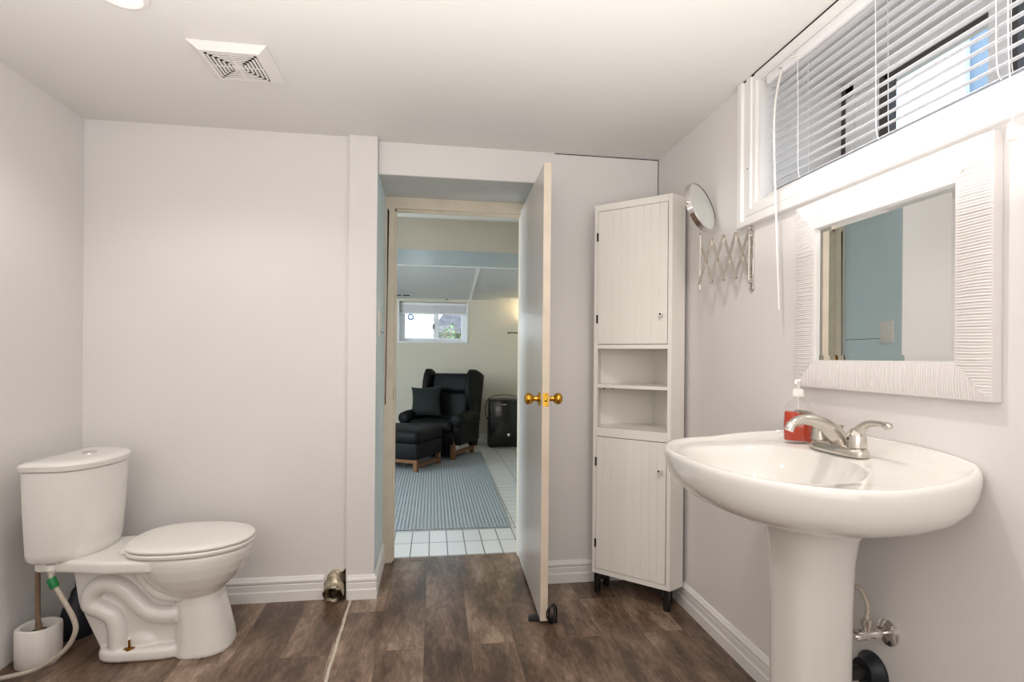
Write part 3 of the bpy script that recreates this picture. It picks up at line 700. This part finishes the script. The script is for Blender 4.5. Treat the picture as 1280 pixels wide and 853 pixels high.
# ------------------------------------------------------------ framed wall mirror
mir = empty('wall_mirror', (XR, 1.27, 1.38), 'large rectangular mirror in a wide white ribbed frame above the sink', 'mirror')
MY0, MY1, MZ0, MZ1 = .960, 1.580, 1.092, 1.668
FWd = .084; FT = .027
random.seed(11)
def ribbed(horizontal, at, lo, hi, inner_at, name):
    # one mitred rail: cross ridges along its length
    n = int((hi - lo) / .0021); mb = bmesh.new(); rows = []
    K = 9
    for i in range(n + 1):
        s_ = lo + (hi - lo) * i / n; row = []
        for j in range(K + 1):
            t = j / K                                   # 0 outer edge, 1 inner edge
            w0 = at + (inner_at - at) * t
            s0_ = lo + FWd * t; ss = min(max(s_, s0_), lo + hi - s0_)
            ph = ss / .0066 * 2 * PI + .7 * math.sin(t * 4 + ss * 21) + .5 * math.sin(ss * 63 + t * 2)
            d = .0009 * math.sin(ph) + .0004 * math.sin(ph * .53 + 1)
            edge = min(1, min(t, 1 - t) * 7)
            x = XR - FT + .0035 * (2 * t - 1) ** 2 - d * edge
            row.append(mb.verts.new((x, ss, w0) if horizontal else (x, w0, ss)))
        rows.append(row)
    for a, b in zip(rows, rows[1:]):
        for j in range(K): mb.faces.new((a[j], a[j + 1], b[j + 1], b[j]))
    # outer side, inner side, back
    O = [mb.verts.new((XR - .0008, v[0].co.y, v[0].co.z)) for v in rows]; I = [mb.verts.new((XR - .0008, v[-1].co.y, v[-1].co.z)) for v in rows]
    for i in range(n):
        mb.faces.new((rows[i][0], rows[i + 1][0], O[i + 1], O[i])); mb.faces.new((rows[i][-1], I[i], I[i + 1], rows[i + 1][-1])); mb.faces.new((O[i], O[i + 1], I[i + 1], I[i]))
    bmesh.ops.recalc_face_normals(mb, faces=mb.faces[:])
    z = MB(); z.merge(mb); return z.build(name, 'frame', mir, smooth=False)
ribbed(True, MZ1, MY0, MY1, MZ1 - FWd, 'frame_rail'); ribbed(True, MZ0, MY0, MY1, MZ0 + FWd, 'frame_rail')
ribbed(False, MY0, MZ0, MZ1, MY0 + FWd, 'frame_stile'); ribbed(False, MY1, MZ0, MZ1, MY1 - FWd, 'frame_stile')
# bevelled glass
gy0, gy1, gz0, gz1 = MY0 + FWd - .004, MY1 - FWd + .004, MZ0 + FWd - .004, MZ1 - FWd + .004; bv = .02
mb = MB(); mb.loft([[(XR - .004, gy0, gz0), (XR - .004, gy1, gz0), (XR - .004, gy1, gz1), (XR - .004, gy0, gz1)], [(XR - .0125, gy0, gz0), (XR - .0125, gy1, gz0), (XR - .0125, gy1, gz1), (XR - .0125, gy0, gz1)],
                    [(XR - .014, gy0 + bv, gz0 + bv), (XR - .014, gy1 - bv, gz0 + bv), (XR - .014, gy1 - bv, gz1 - bv), (XR - .014, gy0 + bv, gz1 - bv)]])
mb.build('glass', 'mirror', mir, smooth=False)

# ------------------------------------------------------------ extending shaving mirror
sh = empty('shaving_mirror', (XR, 1.85, 1.55), 'round chrome shaving mirror on a scissor arm beside the cabinet', 'mirror')
py = 1.85
pm = MB(); pm.box((XR - .009, py - .0125, 1.447), (XR - .0005, py + .0125, 1.667), .003, 2)
pm.sphere((XR - .005, py, 1.447), .0125, (.4, 1, 1)); pm.sphere((XR - .005, py, 1.667), .0125, (.4, 1, 1)); pm.sphere((XR - .011, py, 1.47), .005); pm.sphere((XR - .011, py, 1.645), .005)
pm.build('wall_plate', 'chrome', sh)
W0 = Vector((XR - .02, py - .004, 0)); W1 = Vector((1.092, 2.065, 0)); ad = (W1 - W0); NX = 4; zl, zh = 1.492, 1.662
sc = MB(); sc.tube([(W0.x, W0.y, zl - .02), (W0.x, W0.y, zh + .015)], .004, 10)
for z in (1.478, 1.672): sc.tube([(XR - .003, W0.y, z), (W0.x, W0.y, z)], .0055, 10)
nrm_ = Vector((ad.y, -ad.x, 0)).normalized() * .0024
for i in range(NX):
    a = W0 + ad * (i / NX); b = W0 + ad * ((i + 1) / NX)
    for (s0, s1, o) in ((zl, zh, 1), (zh, zl, -1)):
        p = Vector((a.x, a.y, s0)) + nrm_ * o; q_ = Vector((b.x, b.y, s1)) + nrm_ * o; d = (q_ - p).normalized(); u = nrm_.normalized(); v = d.cross(u)
        sc.loft([[p - d * .006 + u * sx * .0012 + v * sv_ * .0058 for sx, sv_ in ((-1, -1), (1, -1), (1, 1), (-1, 1))], [q_ + d * .006 + u * sx * .0012 + v * sv_ * .0058 for sx, sv_ in ((-1, -1), (1, -1), (1, 1), (-1, 1))]])
    m_ = (a + b) / 2
    for pt in ((m_.x, m_.y, (zl + zh) / 2), (b.x, b.y, zl), (b.x, b.y, zh)): sc.sphere(pt, .0036)
sc.build('scissor_arm', 'nickel', sh)
sc = MB(); sc.tube([(W1.x, W1.y, zl - .03), (W1.x, W1.y, zh + .035)], .0035, 10); sc.sphere((W1.x, W1.y, zl - .03), .005)
sc.build('post', 'chrome', sh)
DC = Vector((1.088, 2.06, 1.802)); DN = Vector((.56, -.78, .26)).normalized()
DMX = Matrix.Translation(DC) @ DN.to_track_quat('Z', 'Y').to_matrix().to_4x4()
R_ = .106
MB().lathe([(R_ - .006, .013), (R_ - .003, .014), (R_, .011), (R_, -.009), (R_ - .006, -.013), (R_ * .7, -.015), (0, -.016)], (0, 0, 0), 'z', 56, DMX, cap=False).build('rim', 'chrome', sh)
MB().lathe([(0, .0105), (R_ - .004, .0115), (R_ - .004, .009), (0, .009)], (0, 0, 0), 'z', 56, DMX).build('mirror_disc', 'mirror', sh)
for sg in (-1, 1): MB().sphere(DMX @ Vector((sg * (R_ + .003), 0, 0)), .007).build('pivot', 'chrome', sh)
MB().tube([(W1.x, W1.y, zh + .03), DC - Vector((0, 0, R_))], .004, 10).build('stem', 'chrome', sh)

# ------------------------------------------------------------ ceiling fan grille
vf = empty('exhaust_fan', (-.705, 2.07, H), 'square white exhaust fan grille on the ceiling', 'vent')
gx0, gy0_, gs = -.801, 1.9466, .197; gz = H - .030
vb = MB()
o4 = [(-.835, 1.937), (-.578, 1.937), (-.578, 2.203), (-.835, 2.203)]; i4 = [(gx0, gy0_), (gx0 + gs, gy0_), (gx0 + gs, gy0_ + gs), (gx0, gy0_ + gs)]
vb.loft([[(x, y, H - .0005) for x, y in o4], [(x, y, H - .004) for x, y in o4], [(x, y, gz + .002) for x, y in i4], [(x, y, gz) for x, y in i4],
         [(gx0 + .012 if x < -.7 else gx0 + gs - .012, gy0_ + .012 if y < 2.04 else gy0_ + gs - .012, gz) for x, y in i4],
         [(gx0 + .012 if x < -.7 else gx0 + gs - .012, gy0_ + .012 if y < 2.04 else gy0_ + gs - .012, gz + .012) for x, y in i4]], True, True)
vb.build('housing', 'plastic', vf, smooth=False)
gc = Vector((gx0 + gs / 2, gy0_ + gs / 2)); lv = MB()
for i, hw in enumerate((.0835, .0705, .0575, .0445, .0315)):
    for (a, b) in (((-hw, -hw), (hw, -hw + .0078)), ((-hw, hw - .0078), (hw, hw)), ((-hw, -hw), (-hw + .0078, hw)), ((hw - .0078, -hw), (hw, hw))):
        lv.box((gc.x + a[0], gc.y + a[1], gz - .0005), (gc.x + b[0], gc.y + b[1], gz + .0011))
lv.box((gc.x - .0185, gc.y - .0185, gz - .0005), (gc.x + .0185, gc.y + .0185, gz + .0011))
lv.box((gc.x - .003, gc.y - .086, gz - .0003), (gc.x + .003, gc.y + .086, gz + .0011)); lv.box((gc.x - .086, gc.y - .003, gz - .0002), (gc.x + .086, gc.y + .003, gz + .0011))
lv.build('louvres', 'plastic', vf, smooth=False)
MB().box((gx0 + .012, gy0_ + .012, gz + .0012), (gx0 + gs - .012, gy0_ + gs - .012, gz + .004)).build('dark_opening', 'gasket', vf, smooth=False)

# ceiling lamps (just outside the frame, behind and above the camera)
for i, (x, y) in enumerate(LAMPS):
    if i == 0: cl0 = None
    lb = ('first', 'second', 'third', 'fourth')[i]
    c = empty('ceiling_lamp', (x, y, H), ['round flush ceiling lamp near the fan grille in front of the toilet', 'round flush ceiling lamp in front of the sink', 'round flush ceiling lamp behind the camera near the left wall', 'round flush ceiling lamp behind the camera near the right wall'][i], 'lamp', 'bathroom ceiling lamps')
    MB().lathe([(.056, H - .0005), (.075, H - .0005), (.074, H - .006), (.060, H - .009), (.056, H - .006)], (x, y, 0), 'z', 40, cap=False).build('trim_ring', 'plastic', c)
    MB().lathe([(0, H - .006), (.03, H - .0055), (.057, H - .003), (.057, H - .0005), (0, H - .0005)], (x, y, 0), 'z', 40).build('lens', 'bulb', c)
    spot_light('bulb_light', (x, y, H - .03), LAMP_W * (.93, 1.15, .3, .2)[i], WARM, .045)

# light switch on the blue side of the recess
sw_ = empty('light_switch', (-.2742, 2.752, 1.342), 'white light switch on the blue side of the doorway', 'light switch')
MB().box((-.2738, 2.706, 1.278), (-.268, 2.799, 1.406), .002, 2).build('plate', 'plastic', sw_)
MB().box((-.268, 2.735, 1.305), (-.264, 2.77, 1.379), .0015, 1).build('rocker', 'plastic', sw_)
MB().box((-.2741, 2.8, 1.304), (-.2735, 3.07, 1.307)).build('trim_4', 'dark', None, smooth=False)
struct(bpy.data.objects['trim_4'], 'thin seam across the blue doorway side', 'seam')

# ------------------------------------------------------------ NEXT ROOM
NX0, NX1, NY0, NY1, NH = -2.7, 1.55, 3.16, 7.24, 2.16
struct(MB().box((NX0, 3.1585, -.1), (NX1, 3.62, 0)).build('floor_hall', 'tile', smooth=False), 'pale floor tiles just past the doorway', 'floor')
struct(MB().box((NX0, 3.62, -.1), (NX1, NY1, 0)).build('floor_lounge', 'tile2', smooth=False), 'pale floor tiles of the lounge around the rug', 'floor')
m = MB(); m.box((NX0, NY0 - .05, 0), (-.2742, NY0, NH)); m.box((RX, NY0 - .05, 0), (NX1, NY0, NH)); m.box((-.2742, NY0 - .05, 2.083), (RX, NY0, NH + .02))
struct(m.build('wall_near', 'farwall', smooth=False), 'lounge side of the doorway wall', 'wall')
# far wall with window opening
fx0, fx1, fz0_, fz1_ = -.455, .452, 1.372, 1.905
m = MB(); m.box((NX0, NY1, -.1), (fx0, NY1 + .28, NH)); m.box((fx1, NY1, -.1), (NX1, NY1 + .28, NH)); m.box((fx0, NY1, -.1), (fx1, NY1 + .28, fz0_)); m.box((fx0, NY1, fz1_), (fx1, NY1 + .28, NH))
struct(m.build('wall_far', 'farwall', smooth=False), 'cream far wall of the lounge', 'wall')
struct(MB().box((NX1, NY0 - .05, -.1), (NX1 + .1, NY1 + .1, NH)).build('wall_east', 'farwall', smooth=False), 'cream right wall of the lounge', 'wall')
# left wall with a daylight window
m = MB(); lw0, lw1, lz0, lz1 = 3.3, 4.7, .75, 1.9
m.box((NX0 - .2, NY0 - .05, -.1), (NX0, lw0, NH)); m.box((NX0 - .2, lw1, -.1), (NX0, NY1 + .1, NH)); m.box((NX0 - .2, lw0, -.1), (NX0, lw1, lz0)); m.box((NX0 - .2, lw0, lz1), (NX0, lw1, NH))
struct(m.build('wall_west', 'farwall', smooth=False), 'cream left wall of the lounge', 'wall')
w3 = struct(empty('window_3', (NX0, 4.0, lz0), None, None), 'daylight window on the left wall of the lounge', 'window')
m = MB()
for a, b in (((NX0 - .12, lw0, lz0), (NX0 - .07, lw0 + .05, lz1)), ((NX0 - .12, lw1 - .05, lz0), (NX0 - .07, lw1, lz1)), ((NX0 - .12, lw0, lz0), (NX0 - .07, lw1, lz0 + .05)), ((NX0 - .12, lw0, lz1 - .05), (NX0 - .07, lw1, lz1)), ((NX0 - .12, 3.97, lz0), (NX0 - .07, 4.03, lz1))): m.box(a, b, .004, 1)
m.build('frame', 'vinyl', w3)
MB().box((NX0 - .1, lw0 + .04, lz0 + .04), (NX0 - .095, lw1 - .04, lz1 - .04)).build('pane', 'pane', w3, smooth=False)
# ceilings and beam
struct(MB().box((NX0, NY0 - .05, NH), (NX1, 3.9, NH + .1)).build('ceiling_hall', 'ceiling', smooth=False), 'white ceiling strip just past the doorway', 'ceiling')
struct(MB().box((NX0, 3.83, 1.935), (NX1, 3.84, NH)).build('beam_face', 'beam', smooth=False), 'cream face of the dropped beam across the lounge', 'beam')
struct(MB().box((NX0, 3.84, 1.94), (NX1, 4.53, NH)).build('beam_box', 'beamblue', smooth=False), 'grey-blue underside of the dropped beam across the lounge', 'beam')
struct(MB().box((NX0, 4.53, 1.946), (NX1, NY1 + .1, NH)).build('ceiling_lounge', 'farceil', smooth=False), 'grey textured panel ceiling of the lounge', 'ceiling')
struct(MB().box((NX0, 4.52, 1.936), (NX1, 4.545, 1.947)).build('trim_5', 'trim', smooth=False), 'thin white strip along the back edge of the beam', 'trim')
struct(MB().prism([(.372, 4.54), (.398, 4.54), (.508, 7.24), (.478, 7.24)], 'z', 1.94, 1.947).build('trim_6', 'trim', smooth=False), 'thin white joint strip across the ceiling panels', 'trim')
baseboard('baseboard_far', (NX0, NY1, 0), (NX1, NY1, 0), (0, -1, 0), 'cream baseboard along the far lounge wall')
vr = empty('ceiling_register', (-.45, 6.8, 1.946), 'dark slotted vent on the lounge ceiling near the far window', 'vent')
m = MB(); m.box((-.66, 6.72, 1.94), (-.27, 6.90, 1.9465), .002, 1); m.build('cover', 'vinyl', vr)
MB().box((-.64, 6.745, 1.9385), (-.40, 6.875, 1.9402)).box((-.385, 6.745, 1.9385), (-.29, 6.875, 1.9402)).build('slots', 'dark', vr, smooth=False)
sm2 = empty('ceiling_hook', (.175, 7.18, 1.946), 'small dark hook on the ceiling over the far window', 'hook')
MB().lathe([(0, 1.946), (.014, 1.946), (.012, 1.934), (0, 1.93)], (.175, 7.18, 0), 'z', 12).build('hook', 'gasket', sm2)

# far window
fw = empty('window_2', (0, NY1, fz0_), 'small sliding basement window on the far lounge wall', 'window', kind='structure')
m = MB()
for a, b in (((fx0 - .02, NY1 - .012, fz0_ + .0045), (fx0 + .006, NY1 + .158, fz1_)), ((fx1 - .006, NY1 - .012, fz0_ + .0045), (fx1 + .02, NY1 + .158, fz1_)), ((fx0 - .02, NY1 - .012, fz0_ - .02), (fx1 + .02, NY1 + .16, fz0_ + .004))): m.box(a, b, .002, 1)
m.build('casing', 'trim', fw)
m = MB(); fy = NY1 + .16
for a, b in (((fx0, fy, fz0_), (fx0 + .075, fy + .06, fz1_)), ((fx1 - .065, fy, fz0_), (fx1, fy + .06, fz1_)), ((fx0 + .074, fy + .002, fz0_), (fx1 - .064, fy + .058, fz0_ + .05)), ((fx0 + .074, fy + .002, fz1_ - .06), (fx1 - .064, fy + .058, fz1_)), ((.005, fy - .01, fz0_ + .048), (.075, fy + .05, fz1_ - .058))): m.box(a, b, .004, 1)
m.build('frame', 'vinyl', fw)
MB().box((-.008, fy - .03, 1.55), (.012, fy - .008, 1.615), .003, 1).build('latch', 'gasket', fw)
MB().box((fx0 + .07, fy + .03, fz0_ + .045), (fx1 - .06, fy + .034, fz1_ - .05)).build('pane', 'pane', fw, smooth=False)
fb = empty('raised_blind', (0, NY1 + .06, 1.76), 'raised white blind bunched at the top of the far window', 'blind')
m = MB(); m.box((fx0 + .008, NY1 + .045, 1.86), (fx1 - .008, NY1 + .09, 1.9), .004, 1); m.build('headrail', 'blind', fb)
m = MB()
for i in range(9): m.box((fx0 + .01, NY1 + .04 + .004 * (i % 2), 1.765 + i * .0105), (fx1 - .01, NY1 + .09 + .004 * (i % 2), 1.765 + i * .0105 + .0078), .0015, 1)
m.box((fx0 + .01, NY1 + .042, 1.745), (fx1 - .01, NY1 + .092, 1.762), .003, 1); m.build('slats', 'blind', fb)
sc_ = empty('sun_catcher', (-.305, fy - .015, 1.71), 'small round blue sun catcher hanging in the far window', 'ornament')
rg = []
for k in range(24):
    a = 2 * PI * k / 24; rg.append((-.305 + .034 * math.cos(a), fy - .015, 1.71 + .034 * math.sin(a)))
MB().tube(rg + rg[:1], .009, 8, False).build('ring', 'sun', sc_)
m = MB()
for k in range(5):
    a = 2 * PI * k / 5 + PI / 2; m.tube([(-.305, fy - .015, 1.71), (-.305 + .03 * math.cos(a), fy - .015, 1.71 + .03 * math.sin(a))], .0035, 6)
m.build('spokes', 'sun', sc_)
MB().tube([(-.305, fy - .015, 1.745), (-.305, fy - .015, 1.83)], .0015, 6).build('string', 'plastic', sc_)
# outside the far window
struct(MB().box((-5, NY1 + .28, 1.2), (6, 14, 1.30)).build('ground_garden', 'soil', smooth=False), 'garden bed outside the far window', 'ground')
hs = empty('siding_wall', (-.9, 9.6, 1.3), 'sunlit white clapboard wall outside the left half of the far window', 'building')
m = MB()
for i in range(14): m.prism([(9.6, 1.3 + i * .18), (9.57, 1.3 + i * .18), (9.592, 1.3 + (i + 1) * .18), (9.6, 1.3 + (i + 1) * .18)], 'x', -3.2, .03)
m.box((-3.2, 9.6, 1.3), (.03, 9.8, 4.0)); m.build('clapboard', 'siding', hs, smooth=False)
rk = empty('shingled_shed', (.8, 11.4, 1.3), 'grey shingled shed roof outside the right half of the far window', 'building')
m = MB(); m.prism([(-.1, 1.62), (.55, 2.5), (1.3, 1.62)], 'y', 10.6, 12.0, .02, 1); m.box((.05, 10.7, 1.3), (1.1, 11.9, 1.7)); m.build('roof', 'rock', rk)
# leafy bush: separate small leaves on stems
bu = empty('garden_bush', (.45, 9.0, 1.3), 'leafy green bush outside the right half of the far window', 'bush')
random.seed(5); m = MB(); st = MB()
for k in range(26):
    bx, by = .42 + random.uniform(-.28, .3), 8.9 + random.uniform(-.15, .2); tz = 1.3 + random.uniform(.12, .36) * (1 - abs(bx - .36) * 1.1) + .05
    st.tube([(bx, by, 1.3), (bx + random.uniform(-.05, .05), by, tz)], .004, 5)
    for q_ in range(16):
        c = Vector((bx + random.uniform(-.08, .08), by + random.uniform(-.08, .08), random.uniform(1.32, tz + .04)))
        R = Matrix.Translation(c) @ Matrix.Rotation(random.uniform(0, 6.3), 4, 'Z') @ Matrix.Rotation(random.uniform(-.9, .9), 4, 'X')
        l_ = random.uniform(.03, .055)
        m._add([R @ Vector(p) for p in ((0, 0, 0), (l_ * .35, l_ * .5, .006), (0, l_, -.006), (-l_ * .35, l_ * .5, .006))], [(0, 1, 2, 3)])
m.build('leaves', 'leaf', bu); st.build('stems', 'stick', bu)

# rug
rug = MB(); rug.prism([(-2.1, 3.66), (.538, 3.628), (.597, 6.5), (-2.1, 6.55)], 'z', 0, .009, .003, 2)
r_ = rug.build('rug', 'rug', smooth=False); tag(r_, 'large blue-grey woven rug on the tiled lounge floor', 'rug')

# wing armchair (local: faces -y)
CH = math.radians(-28.6)
CHL = (.112, 6.40, .009)
ch = empty('wing_armchair', CHL, 'black wingback armchair on wooden sled legs, facing the doorway', 'armchair', rz=CH)
CMt = Matrix.LocRotScale(Vector(CHL), Matrix.Rotation(CH, 3, 'Z').to_quaternion(), None)
def puff(pts_or_box, bev, name, m, parent, mt, sub=2, sm=0):
    a, b = pts_or_box; mb = MB().box(a, b, bev, 4, mt); return mb.build(name, m, parent, angle=70)
for sx in (-.285, .285):
    for y in (-.27, .24):
        MB().box((sx - .024, y - .024, 0), (sx + .024, y + .024, .2), .003, 1, CMt).build('leg', 'wood', ch)
    MB().box((sx - .014, -.25, .045), (sx + .014, .22, .085), .002, 1, CMt).build('stretcher', 'wood', ch)
MB().box((-.262, -.285, .03), (.262, -.255, .19), .004, 1, CMt).build('dark_front', 'fabric', ch)  # black sheet standing in for the shadow under the chair front
puff(((-.31, -.30, .16), (.31, .28, .31)), .025, 'seat_frame', 'fabric', ch, CMt)
puff(((-.275, -.33, .30), (.275, .2, .43)), .05, 'seat_cushion', 'fabric', ch, CMt)
# back: tilted, with head roll
BT = CMt @ Matrix.Translation((0, .2, .36)) @ Matrix.Rotation(math.radians(-12), 4, 'X')
puff(((-.30, -.03, -.12), (.30, .10, .60)), .04, 'backrest', 'fabric', ch, BT)
puff(((-.255, -.09, .02), (.255, .0, .36)), .04, 'back_cushion', 'fabric', ch, BT)
puff(((-.265, -.10, .36), (.265, .03, .60)), .055, 'head_cushion', 'fabric', ch, BT)
for sx in (-1, 1):
    # wing: side panel with a rounded front profile that sweeps down into the arm
    prof = [(.10, -.26), (-.02, -.26), (-.05, .02), (-.06, .16), (-.15, .24), (-.20, .33), (-.215, .45), (-.205, .56), (-.16, .63), (-.08, .645), (.02, .635), (.11, .61)]
    WM = BT @ Matrix.Translation((sx * .315, 0, 0)) @ Matrix.Rotation(sx * math.radians(-9), 4, 'Z')
    MB().prism(prof, 'x', -.04, .04, .026, 4, WM).build('wing', 'fabric', ch, angle=70)
    am = MB(); am.box((sx * .325 - .055, -.27, .16), (sx * .325 + .055, .26, .42), .025, 3, CMt)
    am.tube([CMt @ Vector((sx * .335, y, z)) for y, z in ((-.33, .445), (-.315, .445), (-.2, .452), (.0, .452), (.22, .45))], [.045, .07, .078, .078, .07], 20)
    am.build('arm', 'fabric', ch, angle=70)
# pillow: leaning on the left of the seat
pi_ = empty('throw_pillow', CMt @ Vector((-.2, -.06, .43)), 'dark green throw pillow leaning in the black armchair', 'pillow')
PMx = CMt @ Matrix.Translation((-.185, -.05, .625)) @ Matrix.Rotation(math.radians(-20), 4, 'X') @ Matrix.Rotation(math.radians(-9), 4, 'Y') @ Matrix.Rotation(math.radians(10), 4, 'Z')
rgA = []
t = bmesh.new(); N = 16; G = {}
for sgn in (1, -1):
    for i in range(N + 1):
        for j in range(N + 1):
            u, v = -1 + 2 * i / N, -1 + 2 * j / N
            if sgn == -1 and (i in (0, N) or j in (0, N)): G[(sgn, i, j)] = G[(1, i, j)]; continue
            pin = 1 - .13 * (1 - (abs(u) ** 2)) * abs(v) ** 2; pin2 = 1 - .13 * (1 - (abs(v) ** 2)) * abs(u) ** 2
            dz = .075 * ((1 - u * u) * (1 - v * v)) ** .45
            G[(sgn, i, j)] = t.verts.new((u * .195 * pin2, -sgn * dz, v * .195 * pin))
for sgn in (1, -1):
    for i in range(N):
        for j in range(N): t.faces.new([G[(sgn, i, j)], G[(sgn, i + 1, j)], G[(sgn, i + 1, j + 1)], G[(sgn, i, j + 1)]])
bmesh.ops.recalc_face_normals(t, faces=t.faces[:])
MB().merge(t, PMx).build('cushion', 'pillow', pi_, angle=120)
# ottoman
OL = (-.285, 5.76, .009)
ot = empty('ottoman', OL, 'black upholstered ottoman on wooden sled legs in front of the armchair', 'ottoman', rz=CH)
OM = Matrix.LocRotScale(Vector(OL), Matrix.Rotation(CH, 3, 'Z').to_quaternion(), None)
for sx in (-.27, .27):
    for y in (-.235, .235): MB().box((sx - .022, y - .022, 0), (sx + .022, y + .022, .16), .003, 1, OM).build('leg', 'wood', ot)
    MB().box((sx - .013, -.22, .035), (sx + .013, .22, .07), .002, 1, OM).build('stretcher', 'wood', ot)
MB().box((-.26, -.25, .085), (.26, -.222, .12), .002, 1, OM).build('stretcher', 'wood', ot)
MB().box((-.305, -.27, .12), (.305, .27, .29), .025, 3, OM).build('frame', 'fabric', ot, angle=70)
t = bmesh.new(); bmesh.ops.create_cube(t, size=1)
for v in t.verts: v.co = Vector((v.co.x * .63, v.co.y * .56, .345 + v.co.z * .14))
bmesh.ops.bevel(t, geom=t.edges[:], offset=.055, segments=5, profile=.5, affect='EDGES')
bmesh.ops.subdivide_edges(t, edges=[e for e in t.edges if e.calc_length() > .2], cuts=5, use_grid_fill=True)
for v in t.verts:
    if v.co.z > .38: v.co.z += .022 * max(0, 1 - (v.co.x / .31) ** 2) * max(0, 1 - (v.co.y / .28) ** 2)
MB().merge(t, OM).build('cushion', 'fabric', ot, angle=80)

# black appliance by the far wall
ap = empty('floor_appliance', (.93, 6.99, 0), 'glossy black box-shaped appliance on the tiles beside the armchair', 'appliance')
AM = Matrix.Translation((.93, 6.99, 0)) @ Matrix.Rotation(math.radians(-4), 4, 'Z')
MB().box((-.2, -.17, .012), (.2, .17, .615), .012, 3, AM).build('body', 'black', ap)
MB().box((-.19, -.182, .03), (.19, -.169, .60), .006, 2, AM).build('dark_front', 'gloss', ap)
MB().box((-.03, -.1835, .553), (.03, -.1815, .563), 0, 1, AM).build('badge', 'chrome', ap, smooth=False)
MB().lathe([(0, -.182), (.02, -.182), (.02, -.187), (.014, -.19), (0, -.19)], (.06, 0, .165), 'y', 24, AM).build('dial', 'chrome', ap)
for sx in (-.16, .16):
    for y in (-.12, .12): MB().box((sx - .02, y - .02, 0), (sx + .02, y + .02, .014), .002, 1, AM).build('foot', 'black', ap)
cd = empty('power_cord', (.9, 6.97, .615), 'thin dark cord looped over the black appliance', 'cord')
MB().tube(spline([AM @ Vector(p) for p in ((.22, -.1, .63), (.17, -.05, .655), (.02, -.02, .672), (-.12, -.04, .66), (-.205, -.1, .625), (-.235, -.12, .56), (-.24, -.12, .46), (-.222, -.12, .37), (-.208, -.12, .36), (-.208, -.1, .02))], 8), .0045, 8).build('cord', 'gloss', cd)
# wall lamp giving the warm pool behind the door
wl = empty('wall_sconce', (1.34, NY1, 1.55), 'small dark wall sconce on the far lounge wall beside the door', 'lamp')
m = MB(); m.lathe([(0, NY1), (.04, NY1), (.035, NY1 - .02), (0, NY1 - .022)], (1.34, 0, 1.52), 'y', 20); m.tube(spline([(1.34, NY1 - .01, 1.52), (1.34, NY1 - .08, 1.50), (1.34, NY1 - .12, 1.56)], 6), .008, 10)
m.tube([(1.34, NY1 - .06, 1.505), (1.02, NY1 - .06, 1.505)], .006, 8); m.sphere((1.015, NY1 - .06, 1.505), .011)
m.build('arm', 'black', wl)
MB().lathe([(.045, 1.56), (.075, 1.69), (.072, 1.69), (.042, 1.56)], (1.34, NY1 - .12, 0), 'z', 28, cap=False).build('shade', 'jamb', wl)
point_light('sconce_light', (1.34, NY1 - .14, 1.68), 6, (1, .82, .55), .05)
